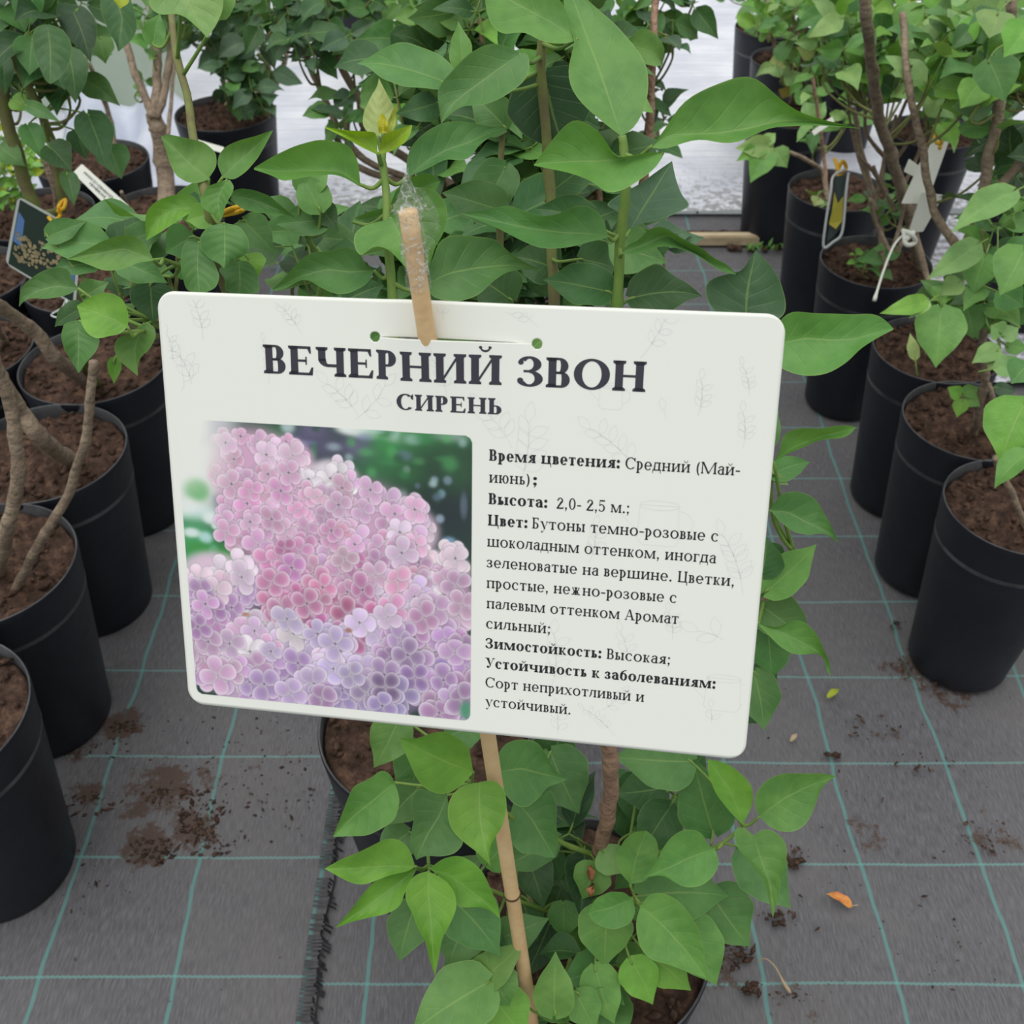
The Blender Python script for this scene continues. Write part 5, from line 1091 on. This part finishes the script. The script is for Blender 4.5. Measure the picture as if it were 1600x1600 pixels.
# the pale sky of the print fades into the board at its upper west corner
fx, fy = pc(290, 700); fade = np.clip(1.6-np.sqrt(((XX-0)/62.)**2+((YY-0)/90.)**2), 0, 1)[..., None]; img = img*(1-fade)+C3_(238,240,234)*fade
img = np.clip(img, 0, 1); lin = np.where(img <= .04045, img/12.92, ((img+.055)/1.055)**2.4)
gx_ = np.linspace(X0, X1, CW); gy_ = np.linspace(Y1, Y0, CH); r_ = .004
Vv = np.zeros((CH, CW, 3)); Vv[..., 0] = gx_[None]; Vv[..., 1] = gy_[:, None]
bz = np.array([[bulge(x, y) for x in gx_[::6]] for y in gy_[::6]]); 
Vv[..., 2] = .00016+np.array([np.interp(gx_, gx_[::6], row) for row in np.array([np.interp(gy_, gy_[::-1][(len(gy_)-1)%6::6] if False else gy_[::6][::-1], bz[::-1, k]) for k in range(bz.shape[1])]).T])
idx = np.arange(CH*CW).reshape(CH, CW); Fq = np.stack([idx[1:, :-1], idx[1:, 1:], idx[:-1, 1:], idx[:-1, :-1]], -1).reshape(-1, 4)
cxm = (gx_[:-1]+gx_[1:])/2; cym = (gy_[:-1]+gy_[1:])/2; GX, GY = np.meshgrid(cxm, cym)
ox = np.maximum(0, np.maximum(X0+r_-GX, GX-(X1-r_))); oy = np.maximum(0, np.maximum(Y0+r_-GY, GY-(Y1-r_))); keep = (np.hypot(ox, oy) < r_).ravel()
me = bpy.data.meshes.new('lilac_picture'); me.from_pydata(Vv.reshape(-1, 3).tolist(), [], Fq[keep].tolist()); me.update()
ca = me.color_attributes.new('tint', 'FLOAT_COLOR', 'POINT'); ca.data.foreach_set('color', np.c_[lin.reshape(-1, 3), np.ones(CH*CW)].astype('f').ravel())
pm = bpy.data.materials.new('picture_print'); pm.use_nodes = True; n = pm.node_tree; at = n.nodes.new('ShaderNodeVertexColor'); at.layer_name = 'tint'
n.links.new(at.outputs[0], n.nodes['Principled BSDF'].inputs['Base Color']); n.nodes['Principled BSDF'].inputs['Roughness'].default_value = .4; n.nodes['Principled BSDF'].inputs['Specular IOR Level'].default_value = .35
o = slink('lilac_picture', me, pm); o['label'] = 'printed picture of pale pink lilac blossom'

# ---------------------------------------------------------------- bamboo cane with film
s0 = Vector(SM @ Vector((slx, YS, 0))); foot = PZ(834, 1618, .30); dirn = (s0-foot).normalized()
topd = None
for k in range(400):
    q = s0+dirn*(k*.0005)
    v = q-CP; py = 800-FP*v.dot(CU)/v.dot(CF)
    if py < 331: topp = q; break
cane = thing('bamboo_cane', 'peeled bamboo cane threaded through the slit of the white name board', 'cane', (foot.x, foot.y, foot.z))
Lc = (topp-foot).length; pts = [foot+dirn*(Lc*i/60) for i in range(61)]
nodes = [PZ(0,0,0)]
def along(py_):   # distance from the foot at which the cane shows at picture row py_
    lo, hi = 0, Lc
    for _ in range(40):
        m_ = (lo+hi)/2; v = foot+dirn*m_-CP; y_ = 800-FP*v.dot(CU)/v.dot(CF)
        if y_ > py_: lo = m_
        else: hi = m_
    return lo
nd = [along(1396), along(1040), along(760)]
rad = []
for i in range(61):
    dd_ = Lc*i/60; r = .0049-.0011*(i/60)
    rad.append(r)
pp = []; rr = []
ds = sorted(set([Lc*i/60 for i in range(61)]+[n_+e for n_ in nd for e in (-.004,-.0015,0,.0015,.004)]))
for d_ in ds:
    r = .0056-.0016*(d_/Lc)
    for n_ in nd:
        if abs(d_-n_) < .0045: r *= 1+.10*(1-abs(d_-n_)/.0045)
    pp.append(foot+dirn*d_); rr.append(r)
b = MB(); b.tube(pp, rr, 24); b.build('cane_stem', M['bamboo'], cane)
b = MB(); q = foot+dirn*nd[0]; b.tube([q-dirn*.0016, q-dirn*.0004, q+dirn*.0006], [.0060,.0063,.0059], 24, cap=False); b.build('node_ring', M['bamboonode'], cane)
# torn clear film over the cane top
V = []; F = []; na, nh = 40, 44
a_ = dirn.cross(Vector((0,1,0))).normalized(); b_ = dirn.cross(a_)
for j in range(nh+1):
    h_ = -.034+.052*j/nh
    for i in range(na):
        an = 2*math.pi*i/na; w_ = noise.noise(Vector((math.cos(an)*2, math.sin(an)*2, j*.22)))*.5+noise.noise(Vector((math.cos(an)*5, math.sin(an)*5, j*.6)))*.35
        r = .0052+.0016*w_ if h_ < 0 else (.0060+.004*w_)*max(.12, 1-h_/.018)
        off = a_*(0.0)
        V.append(topp+dirn*(h_+.0012*w_)+a_*(r*math.cos(an))+b_*(r*math.sin(an))+CR*(.002*max(0,h_)/.018))
for j in range(nh):
    for i in range(na): k = (i+1) % na; F.append((j*na+i, j*na+k, (j+1)*na+k, (j+1)*na+i))
c0 = len(V); nu, nv = 22, 26      # loose flap
for j in range(nv+1):
    for i in range(nu+1):
        u, v = i/nu, j/nv; w_ = noise.noise(Vector((u*3, v*4, 1)))+.5*noise.noise(Vector((u*8, v*9, 4)))
        V.append(topp+dirn*(.010-.040*v)+CR*(.004+.0085*u*math.sin(math.pi*min(1, v*1.15+.12))+.001*w_)+ez*(.003*w_))
for j in range(nv):
    for i in range(nu):
        a = c0+j*(nu+1)+i; F.append((a, a+1, a+nu+2, a+nu+1))
M['film'] = mat('clear_cling_film', srgb(240,243,240), .12, .9, alpha=.30, bump=.8, bscale=260)
fm = M['film'].node_tree; k = NT(fm); tcx = fm.nodes.new('ShaderNodeTexCoord'); nn = k.noise(tcx.outputs['Object'], 130, 4, .6)
cr_ = k.ss(k.m('ABSOLUTE', k.m('SUBTRACT', nn, .5)), 0, .035, .62, .10); fm.links.new(cr_, fm.nodes['Principled BSDF'].inputs['Alpha'])
fo = link('cling_film', pymesh('cling_film', V, F), M['film'], None)
tag(fo, 'crumpled clear cling film wrapped around the top end of the bamboo cane', 'plastic film')

# ---------------------------------------------------------------- tags, ties and litter
def card(name, corners, th, m, r=.12, parent=None, nseg=5):
    """thin rounded card through four 3D corners (tl, tr, br, bl)"""
    tl, tr, br, bl = [Vector(c) for c in corners]; n_ = (tr-tl).cross(bl-tl).normalized()
    if n_.dot(CP-tl) < 0: n_ = -n_
    uvp = []
    asp = (tr-tl).length/(bl-tl).length
    for (cu, cv, a0) in ((1-r/max(1,asp)*1.0, r, -90), (1-r, 1-r, 0), (r, 1-r, 90), (r, r, 180)):
        for k in range(nseg+1):
            a = math.radians(a0+90*k/nseg); ru = r*(1 if asp < 1 else 1/asp); rv = r*(asp if asp < 1 else 1)
            cu_ = (1-ru) if cu > .5 else ru; cv_ = (1-rv) if cv > .5 else rv
            uvp.append((cu_+ru*math.cos(a), cv_+rv*math.sin(a)))
    f = lambda u, v: (tl*(1-u)+tr*u)*(1-v)+(bl*(1-u)+br*u)*v
    V = [f(u, v)+n_*th/2 for u, v in uvp]+[f(u, v)-n_*th/2 for u, v in uvp]; N = len(uvp)
    F = [tuple(range(N)), tuple(range(2*N-1, N-1, -1))]+[(i, N+i, N+(i+1)%N, (i+1)%N) for i in range(N)]
    return link(name, pymesh(name, V, F, False), m, parent), f, n_
def quadmesh(name, qs, m, parent): 
    V = []; F = []
    for q in qs: F.append(tuple(range(len(V), len(V)+len(q)))); V += [tuple(p) for p in q]
    return link(name, pymesh(name, V, F, False), m, parent)
# white written label at the west
c = [P(128,256,1.5), P(202,322,1.5), P(186,341,1.5), P(114,270,1.5)]
lb = thing('plant_label', 'narrow white label with small dark writing, leaning among the left stems', 'label', P(160,300,1.5))
_, f, n_ = card('label_strip', c, .0008, M['tagwhite'], .1, lb)
qs = []
R3 = random.Random(3)
for row, (v, u0, u1) in enumerate(((.36,.12,.72),(.66,.30,.62))):
    u = u0
    while u < u1:
        w_ = .012+.01*R3.random(); h_ = .07+.05*R3.random()
        qs.append([f(u,v-h_)+n_*.0006, f(u+w_,v-h_)+n_*.0006, f(u+w_,v+h_)+n_*.0006, f(u,v+h_)+n_*.0006])
        if R3.random() < .5: qs.append([f(u,v-.02)+n_*.0006, f(u+.03,v-.02)+n_*.0006, f(u+.03,v+.02)+n_*.0006, f(u,v+.02)+n_*.0006])
        u += .034
quadmesh('small_writing', qs, M['tagink'], lb)
# photo tag at the west
pt_ = thing('photo_tag', 'dark photo tag with pale border showing cream flower heads against blue', 'tag', P(60,380,1.25))
M['tagborder'] = mat('tag_border', srgb(196,204,200), .35); M['tagdark'] = mat('tag_dark_print', srgb(40,58,50), .4); M['tagblue'] = mat('tag_sky_print', srgb(92,130,186), .4); M['tagcream'] = mat('tag_flower_print', srgb(176,164,128), .5, nscale=300, ncol=srgb(130,118,84))
cc = [P(28,306,1.22), P(128,362,1.25), P(118,478,1.3), P(8,412,1.27)]
_, f, n_ = card('tag_card', cc, .0006, M['tagborder'], .1, pt_)
def quadpoly(name, uvs, m, k=1): return quadmesh(name, [[f(u, v)+n_*(.0004+.00015*k) for u, v in uvs]], m, pt_)
quadpoly('tag_print', [(.04,.03),(.96,.03),(.96,.97),(.04,.97)], M['tagdark'])
quadpoly('sky_print', [(.05,.20),(.95,.26),(.95,.80),(.05,.62)], M['tagblue'], 2)
qs = []
for k in range(150):
    u = .08+.80*R3.random(); v = .42+.42*R3.random()+.06*math.sin(u*9); r = .012+.020*R3.random()
    qs.append([f(u+r*math.cos(a*.785), v+r*math.sin(a*.785))+n_*(.0008+.00002*k) for a in range(8)])
quadmesh('flower_print', qs, M['tagcream'], pt_)
b = MB(); b.tube(spline([P(105,478,1.28), P(80,492,1.27), P(100,495,1.26), P(104,468,1.26), P(90,500,1.27)], 6), .0012, 6)
b.build('hanging_loop', M['tagborder'], pt_)
# yellow ties
def tie(name, pts, d, r, lab):
    b = MB(); sp = spline([P(x, y, d-.01*(i % 2)) for i, (x, y) in enumerate(pts)], 6); b.tube(sp, r, 8); o = b.build(name, M['yellow']); tag(o, lab, 'plant tie'); return o
tie('yellow_tie', [(76,340),(84,346),(94,336),(92,322),(102,312),(100,324),(90,330)], 1.23, .0022, 'yellow twisted plant tie on the left stem above the photo tag')
tie('yellow_tie', [(345,334),(362,326),(382,322),(376,330),(350,336)], .685, .0016, 'yellow plant tie between leaves beside the top corner of the board')
tie('yellow_tie', [(1304,248),(1312,268),(1322,262),(1316,252),(1308,272),(1318,276)], 1.74, .0032, 'orange-yellow tie knotted on the stems holding the clear leaf card')
tie('yellow_tie', [(1458,208),(1464,224),(1472,220),(1468,232)], 1.5, .0026, 'yellow tie at the top of the white strip label')
M['olive'] = mat('ochre_card', srgb(132,116,40), .6)
# small odd labels at the east
def strip(name, quads, lab, m='tagwhite', cat='label'):
    t_ = thing(name, lab, cat, P(*quads[0][0]))
    for q in quads: card('label_strip', [P(*c) for c in q], .0012, M[m], .06, t_)
    return t_
strip('plant_label', [[(1455,215,1.56),(1482,222,1.56),(1448,318,1.6),(1408,318,1.6)], [(1420,248,1.6),(1440,262,1.6),(1432,278,1.6),(1412,268,1.6)], [(1440,300,1.58),(1474,305,1.58),(1442,362,1.62),(1420,362,1.62)]], 'long white strip label slanting behind the stems in the right row')
strip('plant_label', [[(1336,146,1.75),(1348,144,1.75),(1354,164,1.75),(1330,168,1.75)]], 'tiny white house-shaped label high on the right stems')
strip('plant_label', [[(1455,436,1.55),(1496,440,1.55),(1484,474,1.6),(1450,470,1.6)]], 'pale bluish label resting on soil under the right leaves')
strip('plant_label', [[(1268,205,1.9),(1300,182,1.9),(1304,190,1.9),(1272,212,1.9)]], 'short pale label crossing dark pots below the long leaf tip')
strip('plant_label', [[(308,218,1.9),(350,230,1.9),(350,240,1.9),(308,228,1.9)]], 'short white label lying across the rim beside the forked trunk')
strip('plant_label', [[(190,412,1.45),(222,418,1.45),(224,438,1.45),(196,432,1.45)]], 'small white label low between the left leaves')
# tie with a hanging tail
tt = thing('white_tie', 'white plastic tie in the right row, its long tail hanging over a pot', 'plant tie', P(1420,370,1.6))
b = MB(); b.tube(spline([P(1412,366,1.6), P(1396,385,1.59), P(1380,425,1.58), P(1366,470,1.57)], 8), [.0018]*22+[.0022,.0030,.0030][:3], 8); b.build('tail', M['tagwhite'], tt)
b = MB(); b.tube(spline([P(1410,360,1.6), P(1424,366,1.585), P(1430,378,1.6), P(1416,382,1.59), P(1412,362,1.595)], 6), .0035, 8); b.tube(spline([P(1414,376,1.59),P(1428,362,1.59)],4), .004, 6); b.build('knot', M['tagwhite'], tt)
# clear card with yellow leaf
cardT = thing('leaf_card', 'clear outlined card with a yellow leaf motif hanging in the right row', 'card', P(1310,320,1.7))
M['cardline'] = mat('card_outline', srgb(190,196,198), .3); M['cardgrey'] = mat('card_dark', srgb(52,66,66), .4); M['cardyellow'] = mat('card_leaf_print', srgb(168,158,52), .5)
b = MB(); b.tube(spline([P(1320,264,1.7), P(1302,276,1.7), P(1298,300,1.7), P(1290,350,1.72), P(1287,386,1.74), P(1302,378,1.73), P(1316,362,1.72), P(1322,300,1.7), P(1326,270,1.7)], 6), .0022, 7); b.build('card_outline', M['cardline'], cardT)
quadmesh('card_face', [[P(1304,276,1.702), P(1322,272,1.702), P(1318,352,1.722), P(1292,380,1.742)]], M['cardgrey'], cardT)
quadmesh('leaf_motif', [[P(1304,300,1.694), P(1309,318,1.7), P(1318,306,1.7), P(1316,345,1.712), P(1306,358,1.716), P(1295,350,1.716), P(1300,330,1.706)]], M['cardyellow'], cardT)
# ochre card near the far pot
quad = strip('ochre_label', [[(1216,140,2.3),(1234,134,2.3),(1236,150,2.3),(1222,154,2.3)]], 'ochre yellow label tucked between pots by the aisle', 'olive')
# white collar tag on the main shrub
tg = thing('collar_tag', 'white paper collar tag looped round the foot of the labelled lilac', 'label', P(870,1465,.90))
V = []; F = []; n1 = 24
pts_ = spline([P(806,1475,.905), P(835,1462,.90), P(870,1458,.895), P(902,1466,.89), P(908,1485,.885), P(912,1512,.875)], 6)
wd_ = Vector((0,.004,.010))
for i, p in enumerate(pts_):
    w_ = .3+.7*min(1, i/8); V += [p+wd_*w_*.5+CR*(.0006), p-wd_*w_*.5]
for i in range(len(pts_)-1): F.append((2*i, 2*i+1, 2*i+3, 2*i+2))
o = link('collar', pymesh('collar', V, F), M['tagwhite'], tg); sm_ = o.modifiers.new('t', 'SOLIDIFY'); sm_.thickness = .0006
card('tag_end', [P(900,1466,.885), P(908,1464,.885), P(918,1510,.878), P(900,1506,.878)], .0006, M['tagwhite'], .2, tg)
# litter on the ground cover
def gleaf(px, py, px2, py2, wd, tint, lab, cat, nm, mm=None):
    a, b = PZ(px, py, .012), PZ(px2, py2, .012); B_ = MB(); leaf(B_, a, b, (0,0,1), wd, .35, .18, .1, .06, tint, seed=4); o = B_.build(nm, M['leaf'] if mm is None else mm); tag(o, lab, cat); return o
fl_ = gleaf(1328,1416,1290,1396,.013,(.5,.25,.05), 'small fallen orange leaf on the ground cover right of the lilac', 'leaf', 'fallen_leaf', M['dry'])
b = MB(); b.tube(spline([PZ(1326,1416,.011), PZ(1341,1414,.010)], 4), .0007, 5); b.build('leaf_stalk', M['stalk'], fl_)
b = MB(); b.tube(spline([PZ(1182,1504,.010), PZ(1196,1498,.02), PZ(1212,1512,.018), PZ(1224,1535,.012), PZ(1236,1553,.010)], 6), [.0007]*10+[.0009]*6+[.0012,.0016,.002,.0022,.0022,.0024,.0022,.0016,.001], 7); tag(b.build('dry_stalk', M['stalk']), 'curved dry leaf stalk lying on the ground cover near the pot', 'stalk')
gleaf(1294,1090,1312,1076,.009,'y', 'tiny crumpled yellow-green leaf on the ground cover right of the board', 'leaf', 'fallen_leaf')
gleaf(1236,1158,1246,1146,.006,(.5,.4,.25), 'tiny pale dry scrap on the ground cover under the board corner', 'leaf', 'dry_scrap', M['stalk'])
gleaf(132,734,140,716,.010,'y', 'yellow scrap lying on the soil of the third left pot', 'scrap', 'yellow_scrap', M['yellow'])
for o in list(COL.objects):
    if o.name.startswith('yellow_scrap'): o.location.z = 0
def crumbs(name, spots, lab, m):
    V = []; F = []; R4 = random.Random(9)
    for (px, py, rx, ry, n_, s0_) in spots:
        for k in range(n_):
            a = R4.random()*6.283; r = R4.random()**.7; p = PZ(px+rx*r*math.cos(a), py+ry*r*math.sin(a), .012)
            s_ = s0_*(.35+R4.random()**2*1.1); b0 = len(V); th = R4.random()*3.14; el = 1+R4.random()*1.6
            for d_ in ((1,0,0),(0,1,0),(-1,0,0),(0,-1,0),(0,0,.7),(.2,.2,-.5)):
                q = Vector(d_)*s_*(.6+.7*R4.random()); q.x *= el; q = Matrix.Rotation(th, 3, 'Z') @ q; V.append(p+q)
            for f_ in ((0,1,4),(1,2,4),(2,3,4),(3,0,4),(1,0,5),(2,1,5),(3,2,5),(0,3,5)): F.append(tuple(b0+i for i in f_))
    o = link(name, pymesh(name, V, F), m); tag(o, lab, 'soil', kind='stuff'); return o
crumbs('soil_crumbs', [(250,1240,40,20,60,.0022),(310,1280,40,50,110,.0024),(240,1330,40,22,80,.0022),(200,1135,30,12,50,.0022),(150,1170,60,20,40,.002),(140,1250,60,25,60,.0022),(350,1210,150,110,120,.0015),(120,1370,120,60,30,.0015),(330,1320,40,22,50,.002),(440,1230,60,90,50,.0013)], 'brown potting soil crumbs scattered on the ground cover left of the lilac', M['soil'])
crumbs('soil_crumbs', [(1400,975,16,10,20,.002),(1420,1040,40,20,40,.002),(1460,1075,30,10,30,.002),(1360,1140,50,25,30,.0018),(1440,1195,60,20,24,.002),(1540,1310,50,30,40,.002),(1140,1490,40,25,60,.003),(1180,1545,20,12,20,.0028),(1230,1555,40,12,20,.002),(1350,1280,200,200,90,.0014),(1215,1430,30,14,24,.003),(1240,1340,14,20,30,.003),(1300,1180,10,8,12,.003),(1450,1500,120,80,24,.0014)], 'soil crumbs scattered on the ground cover right of the board', M['soil'])
crumbs('soil_crumbs', [(1090,300,90,36,60,.006),(470,300,40,40,40,.006),(1180,385,60,8,60,.006),(600,320,100,20,50,.006)], 'loose soil along the near edge of the pale film', M['soil'])
B_ = MB()
for k in range(34):
    p = PZ(1160+rng.rand()*100, 384+rng.rand()*8, .02) if k < 22 else PZ(415+rng.rand()*50, 395+rng.rand()*30, .02)
    e = p+Vector((rng.randn()*.010, rng.randn()*.008, .008+.014*rng.rand())); leaf(B_, p, e, (0,-.5,.8), .007, .2, .1, .1, .05, 'f', ns=5, nt=2)
o = B_.build('weeds', M['leaf']); tag(o, 'small green weeds sprouting along the batten gap', 'weeds', kind='stuff')
